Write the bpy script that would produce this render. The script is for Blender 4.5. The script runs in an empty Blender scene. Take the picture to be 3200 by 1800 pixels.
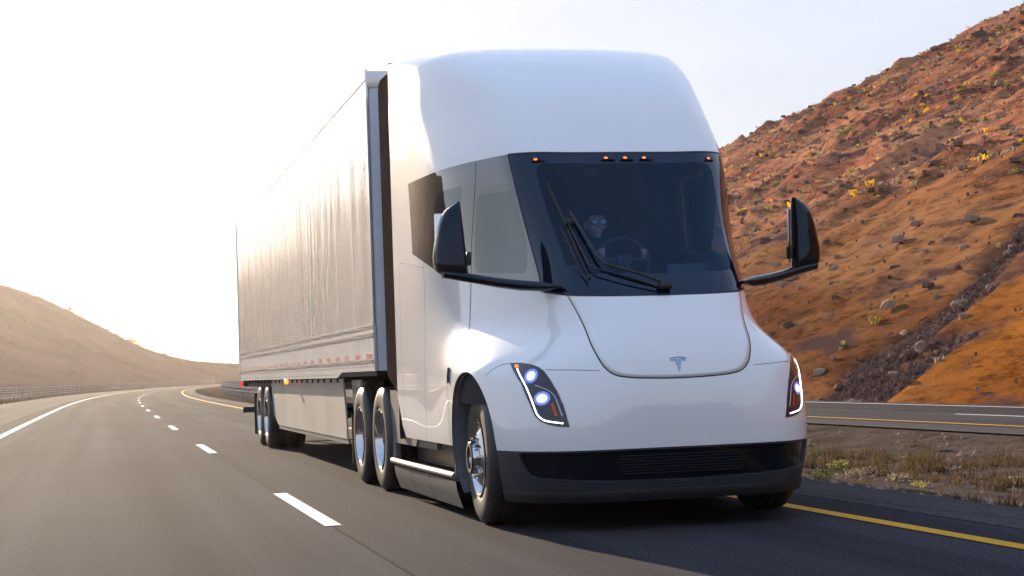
import bpy, bmesh, math, random
import numpy as np
from mathutils import Matrix, Vector

random.seed(7); rng = np.random.RandomState(7)
SC = bpy.context.scene
COL = SC.collection
R = math.radians

# ------------------------------------------------------------------ camera
cd = bpy.data.cameras.new('camera'); cam = bpy.data.objects.new('camera', cd); COL.objects.link(cam)
cd.sensor_width = 36.0; cd.lens = 5355.53/3200*36; cd.clip_start = .1; cd.clip_end = 6000
def _cam():
    pitch, yaw, roll = 0.04736, 0.23888, -0.03606
    f = Vector((math.sin(yaw)*math.cos(pitch), math.cos(yaw)*math.cos(pitch), math.sin(pitch)))
    r = Vector((math.cos(yaw), -math.sin(yaw), 0)); u = r.cross(f)
    r2 = math.cos(roll)*r+math.sin(roll)*u; u2 = -math.sin(roll)*r+math.cos(roll)*u
    m = Matrix((r2, u2, -f)).transposed().to_4x4(); m.translation = (-3.92072, -12.18883, 1.13784)
    cam.matrix_world = m
_cam(); SC.camera = cam
cd.dof.use_dof = False

# ------------------------------------------------------------------ light
SUN_EL, SUN_AZ = R(14), R(-7.5)          # azimuth from +Y, negative = to the left
SKY = .12; SUN = 5.0; EXPO = 1.3; HAZE = .000085
VEIL = .982
w = bpy.data.worlds.new('World'); SC.world = w; w.use_nodes = True
wn = w.node_tree.nodes; wl = w.node_tree.links
bg = wn['Background']; st = wn.new('ShaderNodeTexSky'); st.sky_type = 'NISHITA'; st.sun_disc = False
st.sun_elevation = SUN_EL; st.sun_rotation = SUN_AZ; st.air_density = 1.0; st.dust_density = .6; st.ozone_density = 1.5
st.altitude = 1200
# veil added over the clear sky, faintly streaked, zenith raised to light the cab
veil = wn.new('ShaderNodeMix'); veil.data_type = 'RGBA'; veil.inputs[0].default_value = VEIL; _vc = wn.new('ShaderNodeMix'); _vc.data_type = 'RGBA'; _vc.inputs[6].default_value = (2.36, 2.42, 2.60, 1); _vc.inputs[7].default_value = (1.95, 2.7, 4.2, 1)
_tc = wn.new('ShaderNodeTexCoord'); _sx = wn.new('ShaderNodeSeparateXYZ'); wl.new(_tc.outputs['Generated'], _sx.inputs[0])
_mr = wn.new('ShaderNodeMapRange'); _mr.inputs[1].default_value = 0; _mr.inputs[2].default_value = 1; _mr.inputs[3].default_value = VEIL; _mr.inputs[4].default_value = .72
wl.new(_sx.outputs['Z'], _mr.inputs[0]); wl.new(_sx.outputs['Z'], _vc.inputs[0]); 
_mp = wn.new('ShaderNodeMapping'); _mp.inputs['Scale'].default_value = (1, 1, 5); wl.new(_tc.outputs['Generated'], _mp.inputs[0])
_nz = wn.new('ShaderNodeTexNoise'); _nz.inputs['Scale'].default_value = 2.6; _nz.inputs['Detail'].default_value = 5; wl.new(_mp.outputs[0], _nz.inputs['Vector'])
_nr = wn.new('ShaderNodeMapRange'); _nr.inputs[1].default_value = .35; _nr.inputs[2].default_value = .65; _nr.inputs[3].default_value = .93; _nr.inputs[4].default_value = 1.05; wl.new(_nz.outputs['Fac'], _nr.inputs[0])
_vm = wn.new('ShaderNodeMix'); _vm.data_type = 'RGBA'; _vm.blend_type = 'MULTIPLY'; _vm.inputs[0].default_value = 1; wl.new(_vc.outputs[2], _vm.inputs[6]); wl.new(_nr.outputs[0], _vm.inputs[7]); wl.new(_vm.outputs[2], veil.inputs[7]); wl.new(_mr.outputs[0], veil.inputs[0])
wl.new(st.outputs[0], veil.inputs[6]); wl.new(veil.outputs[2], bg.inputs[0]); bg.inputs[1].default_value = SKY
ld = bpy.data.lights.new('sun', 'SUN'); ld.energy = SUN; ld.angle = R(.6); ld.color = (1, .80, .58)
sun = bpy.data.objects.new('sun', ld); COL.objects.link(sun)
sdir = Vector((math.sin(SUN_AZ)*math.cos(SUN_EL), math.cos(SUN_AZ)*math.cos(SUN_EL), math.sin(SUN_EL)))
sun.rotation_euler = (-sdir).to_track_quat('-Z', 'Y').to_euler(); sun.location = sdir*300
SC.view_settings.view_transform = 'Standard'; SC.view_settings.look = 'None'
SC.view_settings.exposure = EXPO; SC.view_settings.gamma = 1; SC.view_settings.use_curve_mapping = False
SC.cycles.use_denoising = True; SC.cycles.max_bounces = 8; SC.cycles.transparent_max_bounces = 12
SC.cycles.volume_bounces = 0; SC.cycles.sample_clamp_indirect = 8
try: SC.cycles.denoiser = 'OPENIMAGEDENOISE'
except Exception: pass

# ------------------------------------------------------------------ helpers
def mat(name, col, rough=.5, metal=0, coat=0, scale=None, amt=.15, col2=None, bump=0, bdist=.02, stretch=(1,1,1),
        emit=None, estr=0, detail=5, spec=.5, rvar=0, bscale=None):
    m = bpy.data.materials.new(name); m.use_nodes = True
    n = m.node_tree.nodes; l = m.node_tree.links; p = n['Principled BSDF']
    p.inputs['Base Color'].default_value = (*col, 1); p.inputs['Roughness'].default_value = rough
    p.inputs['Metallic'].default_value = metal; p.inputs['Coat Weight'].default_value = coat
    p.inputs['Coat Roughness'].default_value = .03; p.inputs['Specular IOR Level'].default_value = spec
    if emit: p.inputs['Emission Color'].default_value = (*emit, 1); p.inputs['Emission Strength'].default_value = estr
    if scale:
        tc = n.new('ShaderNodeTexCoord'); mp = n.new('ShaderNodeMapping'); mp.inputs['Scale'].default_value = stretch
        l.new(tc.outputs['Object'], mp.inputs[0])
        nt = n.new('ShaderNodeTexNoise'); nt.inputs['Scale'].default_value = scale; nt.inputs['Detail'].default_value = detail
        nt.inputs['Roughness'].default_value = .62
        l.new(mp.outputs[0], nt.inputs['Vector'])
        rp = n.new('ShaderNodeValToRGB'); rp.color_ramp.elements[0].position = .3; rp.color_ramp.elements[1].position = .7
        c2 = col2 or tuple(min(1, c*(1+amt)) for c in col); c1 = col if col2 else tuple(c*(1-amt) for c in col)
        rp.color_ramp.elements[0].color = (*c1, 1); rp.color_ramp.elements[1].color = (*c2, 1)
        l.new(nt.outputs['Fac'], rp.inputs[0]); l.new(rp.outputs[0], p.inputs['Base Color'])
        if rvar:
            mr = n.new('ShaderNodeMapRange'); mr.inputs['To Min'].default_value = rough-rvar; mr.inputs['To Max'].default_value = rough+rvar
            l.new(nt.outputs['Fac'], mr.inputs[0]); l.new(mr.outputs[0], p.inputs['Roughness'])
        if bump:
            src = nt
            if bscale:
                src = n.new('ShaderNodeTexNoise'); src.inputs['Scale'].default_value = bscale; src.inputs['Detail'].default_value = 4
                l.new(mp.outputs[0], src.inputs['Vector'])
            b = n.new('ShaderNodeBump'); b.inputs['Strength'].default_value = bump; b.inputs['Distance'].default_value = bdist
            l.new(src.outputs['Fac'], b.inputs['Height']); l.new(b.outputs[0], p.inputs['Normal'])
    return m

def matte(m, trans=0):
    """swap the Principled shader of a material for plain diffuse (plus light passing through leaves)"""
    n = m.node_tree.nodes; l = m.node_tree.links; p = n['Principled BSDF']; d = n.new('ShaderNodeBsdfDiffuse')
    src = p.inputs['Base Color'].links[0].from_socket; l.new(src, d.inputs[0])
    if p.inputs['Normal'].links: l.new(p.inputs['Normal'].links[0].from_socket, d.inputs['Normal'])
    out = d.outputs[0]
    if trans:
        t = n.new('ShaderNodeBsdfTranslucent'); l.new(src, t.inputs[0]); mx = n.new('ShaderNodeMixShader'); mx.inputs[0].default_value = trans
        l.new(out, mx.inputs[1]); l.new(t.outputs[0], mx.inputs[2]); out = mx.outputs[0]
    l.new(out, n['Material Output'].inputs[0]); n.remove(p); return m

def glass(name, tint, ior=1.45, rough=0.0, refl=(1, 1, 1)):
    m = bpy.data.materials.new(name); m.use_nodes = True
    n = m.node_tree.nodes; l = m.node_tree.links; n.remove(n['Principled BSDF'])
    t = n.new('ShaderNodeBsdfTransparent'); t.inputs[0].default_value = (*tint, 1)
    g = n.new('ShaderNodeBsdfGlossy'); g.inputs['Roughness'].default_value = rough
    fr = n.new('ShaderNodeFresnel'); fr.inputs[0].default_value = ior
    mx = n.new('ShaderNodeMixShader'); gm = n.new('ShaderNodeNewGeometry'); ma = n.new('ShaderNodeMath'); ma.operation = 'SUBTRACT'; ma.inputs[0].default_value = 1; ml = n.new('ShaderNodeMath'); ml.operation = 'MULTIPLY'
    l.new(gm.outputs['Backfacing'], ma.inputs[1]); l.new(ma.outputs[0], ml.inputs[0]); l.new(fr.outputs[0], ml.inputs[1]); g.inputs[0].default_value = (*refl, 1)
    l.new(ml.outputs[0], mx.inputs[0]); l.new(t.outputs[0], mx.inputs[1]); l.new(g.outputs[0], mx.inputs[2])
    l.new(mx.outputs[0], n['Material Output'].inputs[0]); return m

def mesh_obj(name, V, F, m, parent=None, smooth=True, angle=40, data=None):
    if data is None:
        data = bpy.data.meshes.new(name)
        data.from_pydata([tuple(map(float, v)) for v in V], [], [tuple(int(i) for i in f) for f in F]); data.update()
        for x in (m if isinstance(m, (list, tuple)) else [m]): data.materials.append(x)
        if smooth:
            data.shade_smooth()
            if angle < 180: data.set_sharp_from_angle(angle=R(angle))
    o = bpy.data.objects.new(name, data); COL.objects.link(o)
    if parent: o.parent = parent
    return o

def empty(name, loc=(0,0,0), label=None, cat=None, group=None, parent=None):
    o = bpy.data.objects.new(name, None); COL.objects.link(o); o.location = loc; o.empty_display_size = .2
    if parent: o.parent = parent
    return tag(o, label, cat, group)
def tag(o, label=None, cat=None, group=None, kind=None):
    if label: o['label'] = label
    if cat: o['category'] = cat
    if group: o['group'] = group
    if kind: o['kind'] = kind
    return o

class MB:
    """collects shapes into one mesh"""
    def __init__(s): s.V = []; s.F = []
    def add(s, V, F):
        b = len(s.V); s.V += [tuple(v) for v in V]; s.F += [tuple(i+b for i in f) for f in F]; return s
    def box(s, c, d, bev=.0, rot=None):
        bm = bmesh.new(); bmesh.ops.create_cube(bm, size=1)
        for v in bm.verts: v.co = Vector((v.co.x*d[0], v.co.y*d[1], v.co.z*d[2]))
        if bev: bmesh.ops.bevel(bm, geom=list(bm.edges), offset=bev, segments=2, affect='EDGES', profile=.5)
        M = (rot.to_4x4() if rot is not None else Matrix.Identity(4)); M = Matrix.Translation(c) @ M
        bm.verts.ensure_lookup_table()
        V = [tuple(M @ v.co) for v in bm.verts]; F = [tuple(v.index for v in f.verts) for f in bm.faces]
        bm.free(); return s.add(V, F)
    def prism(s, poly, axis, a, b):
        """extrude polygon (2-D) along axis from a to b"""
        n = len(poly); f = (lambda p, t: (t, p[0], p[1])) if axis == 0 else ((lambda p, t: (p[0], t, p[1])) if axis == 1 else (lambda p, t: (p[0], p[1], t)))
        V = [f(p, a) for p in poly]+[f(p, b) for p in poly]
        F = [tuple(range(n))[::-1], tuple(range(n, 2*n))]+[(i, (i+1) % n, n+(i+1) % n, n+i) for i in range(n)]
        bm = bmesh.new(); vs = [bm.verts.new(v) for v in V]
        for q in F: bm.faces.new([vs[i] for i in q])
        bmesh.ops.recalc_face_normals(bm, faces=list(bm.faces)); bm.verts.index_update()
        F = [tuple(v.index for v in q.verts) for q in bm.faces]; bm.free()
        return s.add(V, F)
    def tube(s, pts, r, n=8, cap=True):
        pts = [Vector(p) for p in pts]; k = len(pts); rs = r if isinstance(r, (list, tuple)) else [r]*k
        V = []; prev = None
        for i, p in enumerate(pts):
            t = (pts[min(i+1, k-1)]-pts[max(i-1, 0)]).normalized()
            if prev is None: a = t.orthogonal().normalized()
            else: a = (prev-t*prev.dot(t)).normalized()
            prev = a; b = t.cross(a)
            V += [tuple(p+rs[i]*(math.cos(2*math.pi*j/n)*a+math.sin(2*math.pi*j/n)*b)) for j in range(n)]
        F = [(i*n+j, i*n+(j+1) % n, (i+1)*n+(j+1) % n, (i+1)*n+j) for i in range(k-1) for j in range(n)]
        if cap: F += [tuple(range(n))[::-1], tuple((k-1)*n+j for j in range(n))]
        return s.add(V, F)
    def lathe(s, prof, c, axis=0, n=40, sgn=1):
        """prof: (axial, radius) pairs, around an axis through c; sgn flips the axial direction"""
        V = []; k = len(prof)
        for a, r in prof:
            for j in range(n):
                t = 2*math.pi*j/n; q = (sgn*a, r*math.cos(t), r*math.sin(t))
                if axis == 1: q = (q[1], q[0], q[2])
                if axis == 2: q = (q[1], q[2], q[0])
                V.append((c[0]+q[0], c[1]+q[1], c[2]+q[2]))
        F = []
        flip = (sgn < 0) != (axis == 1)
        for i in range(k-1):
            for j in range(n):
                f = (i*n+j, (i+1)*n+j, (i+1)*n+(j+1) % n, i*n+(j+1) % n)
                F.append(f if flip else f[::-1])
        return s.add(V, F)
    def ball(s, c, r, n=10, m=7):
        V = []; rr = r if isinstance(r, (tuple, list)) else (r, r, r)
        for i in range(m+1):
            p = math.pi*i/m
            for j in range(n):
                t = 2*math.pi*j/n; V.append((c[0]+rr[0]*math.sin(p)*math.cos(t), c[1]+rr[1]*math.sin(p)*math.sin(t), c[2]+rr[2]*math.cos(p)))
        F = [(i*n+j, (i+1)*n+j, (i+1)*n+(j+1) % n, i*n+(j+1) % n) for i in range(m) for j in range(n)]
        return s.add(V, F)
    def build(s, name, m, parent=None, smooth=True, angle=40): return mesh_obj(name, s.V, s.F, m, parent, smooth, angle)

def copy_tree(o, parent=None):
    c = o.copy(); COL.objects.link(c)
    if parent: c.parent = parent
    for ch in o.children: copy_tree(ch, c)
    return c

_lat = {}
def vnoise(x, y, seed=0):
    if seed not in _lat: _lat[seed] = np.random.RandomState(1000+seed).rand(256, 256)
    L = _lat[seed]; x = np.asarray(x, float); y = np.asarray(y, float)
    xi = np.floor(x).astype(int); yi = np.floor(y).astype(int); fx = x-xi; fy = y-yi
    fx = fx*fx*fx*(fx*(fx*6-15)+10); fy = fy*fy*fy*(fy*(fy*6-15)+10)
    a, b, c, d = L[xi % 256, yi % 256], L[(xi+1) % 256, yi % 256], L[xi % 256, (yi+1) % 256], L[(xi+1) % 256, (yi+1) % 256]
    return (a*(1-fx)+b*fx)*(1-fy)+(c*(1-fx)+d*fx)*fy-.5
def fbm(x, y, oct=5, seed=0, gain=.5):
    s = 0; a = 1.
    for i in range(oct): s = s+a*vnoise(x*2**i, y*2**i, seed+i); a *= gain
    return s

# ------------------------------------------------------------------ materials
M = {}
M['paint'] = mat('white_paint', (.84, .84, .84), .30, coat=1, scale=3, amt=.012)
M['paint'].node_tree.nodes['Principled BSDF'].inputs['Coat IOR'].default_value = 1.62
M['gap'] = mat('panel_gap', (.012, .012, .014), .6)
M['frit'] = mat('black_glass_border', (.003, .006, .014), .04, coat=.3)
M['fritside'] = mat('tinted_glass_border', (.004, .006, .012), .03, spec=1.0, coat=1)
M['fritside'].node_tree.nodes['Principled BSDF'].inputs['Coat IOR'].default_value = 1.75
M['frit'].node_tree.nodes['Principled BSDF'].inputs['Specular Tint'].default_value = (.35, .62, 1, 1)
M['wiper'] = mat('wiper_black', (.004, .004, .005), .45, scale=30, amt=.2)
M['wind'] = glass('windshield_glass', (.50, .62, .86), refl=(.42, .68, 1.0))
M['side'] = glass('side_glass', (.16, .20, .22), 2.35, refl=(.88, .97, 1.0))
M['blackgloss'] = mat('gloss_black', (.004, .005, .008), .10, coat=.15, scale=20, amt=.1, spec=.4)
M['blackgloss'].node_tree.nodes['Principled BSDF'].inputs['Specular Tint'].default_value = (.5, .72, 1, 1)
M['plastic'] = mat('grey_bumper_plastic', (.026, .030, .040), .42, scale=60, amt=.12, bump=.05, bdist=.002)
M['darkplastic'] = mat('dark_plastic', (.010, .011, .014), .5, scale=40, amt=.2)
M['liner'] = mat('arch_liner', (.10, .12, .15), .6, scale=15, amt=.2)
M['rubber'] = mat('tyre_rubber', (.022, .021, .021), .46, scale=30, amt=.25, bump=.1, bdist=.003)
M['alu'] = mat('polished_aluminium', (.62, .62, .63), .16, metal=1, scale=12, amt=.08, rvar=.05)
M['chrome'] = mat('chrome', (.75, .75, .76), .08, metal=1)
M['rail'] = mat('trailer_rail', (.80, .79, .76), .25, metal=.25, scale=8, amt=.06)
M['stepedge'] = mat('step_edge_metal', (.22, .20, .18), .5, metal=.7, scale=6, amt=.2)
M['rivet'] = mat('rivet_heads', (.34, .31, .29), .4, metal=.4)
M['brightrail'] = mat('bright_rail', (.86, .85, .82), .12, metal=.7)
M['frontwall'] = mat('trailer_front_wall', (.62, .66, .74), .35, scale=4, amt=.05)
M['skirt'] = mat('skirt_panel', (.50, .47, .43), .38, metal=.35, scale=1.3, amt=.12, stretch=(1, .8, .25))
M['stepskirt'] = mat('lower_skirt_plastic', (.12, .115, .11), .42, scale=14, amt=.18)
M['extender'] = mat('gap_fairing_rubber', (.045, .032, .029), .7, scale=6, amt=.15, spec=.06)
matte(M['extender'])
M['chassis'] = mat('chassis_black', (.012, .012, .013), .55, scale=10, amt=.3)
M['red'] = mat('red_reflector', (.50, .16, .11), .35); M['white_ref'] = mat('white_reflector', (.7, .7, .7), .25)
M['amber'] = mat('amber_lens', (.8, .22, .02), .2, emit=(1, .30, .02), estr=.9)
M['amberdot'] = mat('amber_lamp', (.8, .22, .02), .2, emit=(1, .11, .004), estr=1.3)
M['orange'] = mat('orange_reflector', (.65, .10, .015), .25)
M['led'] = mat('white_led', (.9, .9, .9), .3, emit=(.80, .88, 1), estr=2.6)
M['bulb'] = mat('headlight_bulb', (.9, .9, .9), .3, emit=(.86, .92, 1), estr=10)
M['lampbody'] = mat('headlight_housing', (.006, .011, .04), .07, coat=.6, scale=25, amt=.3)
M['lens'] = glass('headlight_lens', (.93, .95, 1.0))
M['reflector'] = mat('lamp_reflector_bowl', (.2, .25, .5), .15, metal=.8, emit=(.20, .28, 1), estr=.16)  # dim emissive ring painting the outer glow around a bulb
M['reflector2'] = mat('lamp_reflector_core', (.3, .35, .6), .15, metal=.8, emit=(.34, .44, 1), estr=.8)  # stronger emissive ring, inner part of the painted glow
M['tail'] = mat('tail_lamp', (.5, .02, .02), .2, emit=(1, .02, .01), estr=.6)
M['emblem'] = mat('emblem_metal', (.30, .36, .46), .22, metal=.9)
M['lining'] = mat('cab_lining', (.006, .007, .010), .8, scale=8, amt=.2)
M['dash'] = mat('dashboard', (.022, .026, .035), .6, scale=10, amt=.15)
M['seat'] = mat('seat_fabric', (.010, .012, .016), .8, scale=20, amt=.2)
M['screen'] = mat('display_screen', (.015, .02, .03), .15)
M['skin'] = mat('skin', (.62, .38, .29), .5, scale=30, amt=.06)
M['shirt'] = mat('black_shirt', (.012, .012, .016), .8, scale=30, amt=.2)
M['trouser'] = mat('dark_trousers', (.02, .022, .03), .8)
M['hair'] = mat('dark_hair', (.012, .010, .010), .5, scale=60, amt=.3)
M['sunglass'] = mat('sunglass_lens', (.14, .15, .17), .05, metal=1)

# ------------------------------------------------------------------ the road and its surroundings
_ky = np.array([-400, -60, 28, 46, 60, 75, 97, 118, 137, 175, 220, 300, 400, 500, 600, 760, 1000, 1500])
_ko = np.array([0, 0, .05, .2, .3, .42, .75, 1.25, 1.95, 3.6, 6.4, 14.5, 29.5, 48, 70, 110, 178, 330])
def off(y):
    """lateral shift of the curving road at distance y"""
    y = np.asarray(y, float); s = 0
    for k in (-16, -8, 0, 8, 16): s = s+np.interp(y+k, _ky, _ko)
    return s/5
YS = np.r_[np.arange(-40, 60, 2.5), np.arange(60, 240, 4), np.arange(240, 700, 8), np.arange(700, 1500, 40)]
def ribbon(name, d0, d1, z, m, ys=YS, parent=None, cols=1, zf=None):
    ds = np.linspace(d0, d1, cols+1); V = []; n = len(ds)
    for y in ys:
        o = float(off(y))
        for d in ds: V.append((d+o, y, z if zf is None else zf(d, y)))
    F = [(i*n+j, i*n+j+1, (i+1)*n+j+1, (i+1)*n+j) for i in range(len(ys)-1) for j in range(n-1)]
    o = mesh_obj(name, V, F, m, parent); at = o.data.attributes.new('lateral', 'FLOAT', 'POINT'); at.data.foreach_set('value', np.tile(ds, len(ys)).astype(np.float32)); return o

TRACKS = [(-12, 1), (-6.6, 1), (-5.9, 1.12), (-5.2, .66), (-4.5, 1.10), (-4.0, 1.12), (-3.3, .64), (-2.6, 1.08), (-1.9, 1.05), (-1.35, .66), (-.5, 1.12), (.45, .64), (1.1, 1.05), (8.0, 1), (10.2, .85), (11.3, 1.1), (12.6, .85), (16, 1)]
def road_mat(name, col, streak=.34):
    m = bpy.data.materials.new(name); m.use_nodes = True; n = m.node_tree.nodes; l = m.node_tree.links; p = n['Principled BSDF']
    tc = n.new('ShaderNodeTexCoord')
    def noise(sc, st, det=5):
        mp = n.new('ShaderNodeMapping'); mp.inputs['Scale'].default_value = st; l.new(tc.outputs['Object'], mp.inputs[0])
        t = n.new('ShaderNodeTexNoise'); t.inputs['Scale'].default_value = sc; t.inputs['Detail'].default_value = det; l.new(mp.outputs[0], t.inputs['Vector']); return t
    a = noise(1.6, (1, .012, 1)); b = noise(90, (1, .35, 1), 2); c = noise(.35, (1, .35, 1), 4)
    def mr(s, lo, hi):
        q = n.new('ShaderNodeMapRange'); q.inputs[1].default_value = .3; q.inputs[2].default_value = .7; q.inputs[3].default_value = lo; q.inputs[4].default_value = hi
        l.new(s.outputs['Fac'], q.inputs[0]); return q
    def mul(x, y):
        q = n.new('ShaderNodeMath'); q.operation = 'MULTIPLY'; l.new(x.outputs[0], q.inputs[0]); l.new(y.outputs[0], q.inputs[1]); return q
    at = n.new('ShaderNodeAttribute'); at.attribute_name = 'lateral'
    tr = n.new('ShaderNodeValToRGB'); e = tr.color_ramp.elements; tr.color_ramp.interpolation = 'B_SPLINE'
    while len(e) < len(TRACKS): e.new(.5)
    for q, (p_, v_) in zip(e, TRACKS): q.position = (p_+12)/28; q.color = (v_, v_, v_, 1)
    nr = n.new('ShaderNodeMapRange'); nr.inputs[1].default_value = -12; nr.inputs[2].default_value = 16; l.new(at.outputs['Fac'], nr.inputs[0]); l.new(nr.outputs[0], tr.inputs[0])
    k = mul(tr, mul(mul(mr(a, 1-streak, 1+streak), mr(b, .45, 1.55)), mr(c, .84, 1.16)))
    hs = n.new('ShaderNodeMix'); hs.data_type = 'RGBA'; hs.blend_type = 'MULTIPLY'; hs.inputs[0].default_value = 1; hs.inputs[6].default_value = (*col, 1)
    l.new(k.outputs[0], hs.inputs[7]); l.new(hs.outputs[2], p.inputs['Base Color'])
    p.inputs['Roughness'].default_value = .95; p.inputs['Specular IOR Level'].default_value = .03; p.inputs['Specular Tint'].default_value = (.66, .68, .76, 1)
    bu = n.new('ShaderNodeBump'); bu.inputs['Strength'].default_value = .35; bu.inputs['Distance'].default_value = .006
    l.new(b.outputs['Fac'], bu.inputs['Height']); l.new(bu.outputs[0], p.inputs['Normal'])
    df = n.new('ShaderNodeBsdfDiffuse'); l.new(hs.outputs[2], df.inputs[0]); l.new(bu.outputs[0], df.inputs['Normal']); ms = n.new('ShaderNodeMixShader'); ms.inputs[0].default_value = .62
    l.new(df.outputs[0], ms.inputs[1]); l.new(p.outputs[0], ms.inputs[2]); l.new(ms.outputs[0], n['Material Output'].inputs[0])
    return m
M['road'] = road_mat('asphalt', (.044, .042, .047)); M['shoulder'] = road_mat('shoulder_asphalt', (.072, .066, .067), .15)
M['seam'] = road_mat('dark_asphalt_strip', (.028, .027, .028), .15)
M['yellow'] = mat('yellow_line_paint', (.62, .30, .015), .7, scale=25, amt=.2, spec=.08); M['white'] = mat('white_line_paint', (.45, .44, .42), .8, scale=22, col2=(.84, .83, .80), spec=.08)
M['gravel'] = mat('median_gravel', (.055, .040, .032), .95, spec=.03, scale=1.6, col2=(.125, .092, .070), bump=.7, bdist=.05, bscale=14)
M['desert'] = mat('desert_ground', (.11, .08, .055), .95, spec=.05, scale=.4, col2=(.19, .14, .095), bump=.6, bdist=.1, bscale=4)

gx = np.r_[-1200, -600, -200, -60, 80, 300, 700, 1200]
V = [(x, y, -.5 if abs(x) < 500 else -.6) for y in (-140, 0, 200, 600, 1200, 1900) for x in gx]
F = [(j*8+i, j*8+i+1, (j+1)*8+i+1, (j+1)*8+i) for j in range(5) for i in range(7)]
tag(mesh_obj('ground', V, F, M['desert']), kind='structure')
road = tag(ribbon('road', -11.4, 2.52, 0.0, M['road'], cols=6), kind='structure')
tag(ribbon('shoulder', -11.3, -6.55, .004, M['shoulder'], cols=2), kind='structure')
tag(ribbon('dark_seam', -6.95, -6.33, .008, M['seam']), kind='structure')
ribbon('edge_line', -6.31, -6.13, .008, M['white'], parent=road)['label'] = 'white edge line along the outer shoulder'
ribbon('yellow_line', 1.165, 1.30, .006, M['yellow'], parent=road)['label'] = 'yellow edge line beside the median'
tag(ribbon('median_shoulder', 1.75, 2.515, .004, M['shoulder']), kind='structure')
for y0 in [0.82-14.05*k for k in (2, 1)]+[.82+14.05*k for k in range(0, 34)]:
    ys = np.linspace(y0, y0+3.95, 5)
    ribbon('lane_dash', -2.31, -2.18, .006, M['white'], ys, parent=road)
ribbon('joint_seam', -2.262, -2.238, .004, M['seam'], parent=road)
def wavy(name, d0, y0, y1, amp, wd, seed):
    ys = np.arange(y0, y1, .35); c = d0+amp*np.array([float(fbm(np.array(y*.35), np.array(seed*3.3), 3, 181)) for y in ys]); V = []
    for y, q in zip(ys, c):
        k = wd*(.6+.8*random.random()); o = float(off(y)); V += [(q-k/2+o, y, .0045), (q+k/2+o, y, .0045)]
    mesh_obj(name, V, [(2*i, 2*i+1, 2*i+3, 2*i+2) for i in range(len(ys)-1)], M['seam'], road)
for k, a_ in enumerate([(-5.6, 12, 34, .5, .016), (-3.3, 18, 44, .6, .016), (-8.4, 14, 46, .9, .02), (1.95, -6, 20, .3, .014)]): wavy('crack_seal', *a_, k)
YN = np.arange(-40, 330, 2.5)
def med_z(d, y):
    t = (d-2.5)/5.7; return -.02-.22*math.sin(math.pi*min(max(t, 0), 1))+.10*float(fbm(np.array(d*.7+3), np.array(y*.5), 3, 21))*min(1, 6*t*(1-t)+.02)
tag(ribbon('median', 2.50, 8.22, 0, M['gravel'], np.arange(-40, 420, 1.2), cols=14, zf=med_z), kind='structure')
opp = tag(ribbon('opposite_road', 8.2, 14.75, .0, M['road'], cols=3), kind='structure')
tag(ribbon('opposite_shoulder', 8.2, 9.15, .004, M['shoulder']), kind='structure')
ribbon('opposite_yellow_line', 9.48, 9.60, .006, M['yellow'], parent=opp)
for k in range(-4, 26):
    ys = np.linspace(13.2+k*12.2, 13.2+k*12.2+3.9, 4)
    ribbon('opposite_lane_dash', 11.55, 11.66, .006, M['white'], ys, parent=opp)
ribbon('opposite_edge_line', 14.0, 14.12, .006, M['white'], parent=opp)
tag(ribbon('roadside_verge', -60, -11.3, 0, M['desert'], np.r_[np.arange(-40, 460, 5), np.arange(460, 900, 20)], cols=26,
    zf=lambda d, y: -.03-.25*min(1, (-11.3-d)/1.2)+(.5*float(fbm(np.array(d*.12), np.array(y*.06), 4, 31)) if d < -14 else 0)+max(0, (-16-d))*.012), kind='structure')

# ------------------------------------------------------------------ the sunlit hill on the right
def hill_z(d, y):
    hb = np.interp(y, [-40, 20, 46, 64, 75, 120, 300], [11.5, 10.6, 9.3, 7.5, 6.6, 5.0, 3.0])
    hb = hb+.9*fbm(y*.09, y*0+3.3, 3, 41)
    hc = np.interp(y, [-40, 60, 110, 123, 157, 197, 300, 420], [39, 38.5, 35, 33.2, 31, 27, 17, 9])
    t = d-14.75; wb = hb/.60
    z = np.where(t < wb, t*.60, hb+np.where(t-wb < 5, (t-wb)*.22, 1.1+(t-wb-5)*.56))
    z = np.where(t < 0, 0, z)
    # round towards the crest and fall away behind it
    over = hc; k = 3.0
    fall = hc-.25*np.maximum(d-80, 0)
    z = -k*np.log(np.exp(-np.minimum(z, 90)/k)+np.exp(-fall/k))
    a = np.clip(t/3, 0, 1)
    gul = fbm(y*.16+.02*d, d*.012, 4, 51)
    z = z+a*(gul*.7*np.clip(t/14, .15, 1)+fbm(d*.09, y*.07, 5, 61)*.9*np.clip((z-2)/9, .35, 1)*np.clip(t/16, .12, 1)+np.abs(fbm(d*.35, y*.22, 4, 71))*.38*np.clip(t/6, .2, 1)+.12*fbm(d*1.3, y*1.0, 3, 81))
    # small rocky outcrops standing proud of the slope
    oc = fbm(d*.33+9, y*.22+4, 4, 201); z = z+a*np.clip(t/10, .1, 1)*np.clip((oc-.16)*5, 0, 1)*np.clip((z-5)/6, .12, 1)*.75*(.6+.8*np.abs(fbm(d*1.1, y*.9, 3, 211)))
    # long ledges that run along the slope
    led = fbm(d*.26+.03*y, y*.03, 3, 91); z = z+a*np.clip(t/25, 0, 1)*.8*np.abs(led)
    return z-.05
hy = np.r_[np.arange(-30, 12, 1.2), np.arange(12, 130, .42), np.arange(130, 260, .8), np.arange(260, 430, 3)]
hd = np.r_[np.arange(14.7, 32, .33), np.arange(32, 84, .52), np.arange(84, 160, 3)]
D, Y = np.meshgrid(hd, hy); Z = hill_z(D, Y); X = D+off(Y)
n = len(hd); ii = np.arange((len(hy)-1)*n).reshape(-1, n)[:, :-1].ravel()
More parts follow.
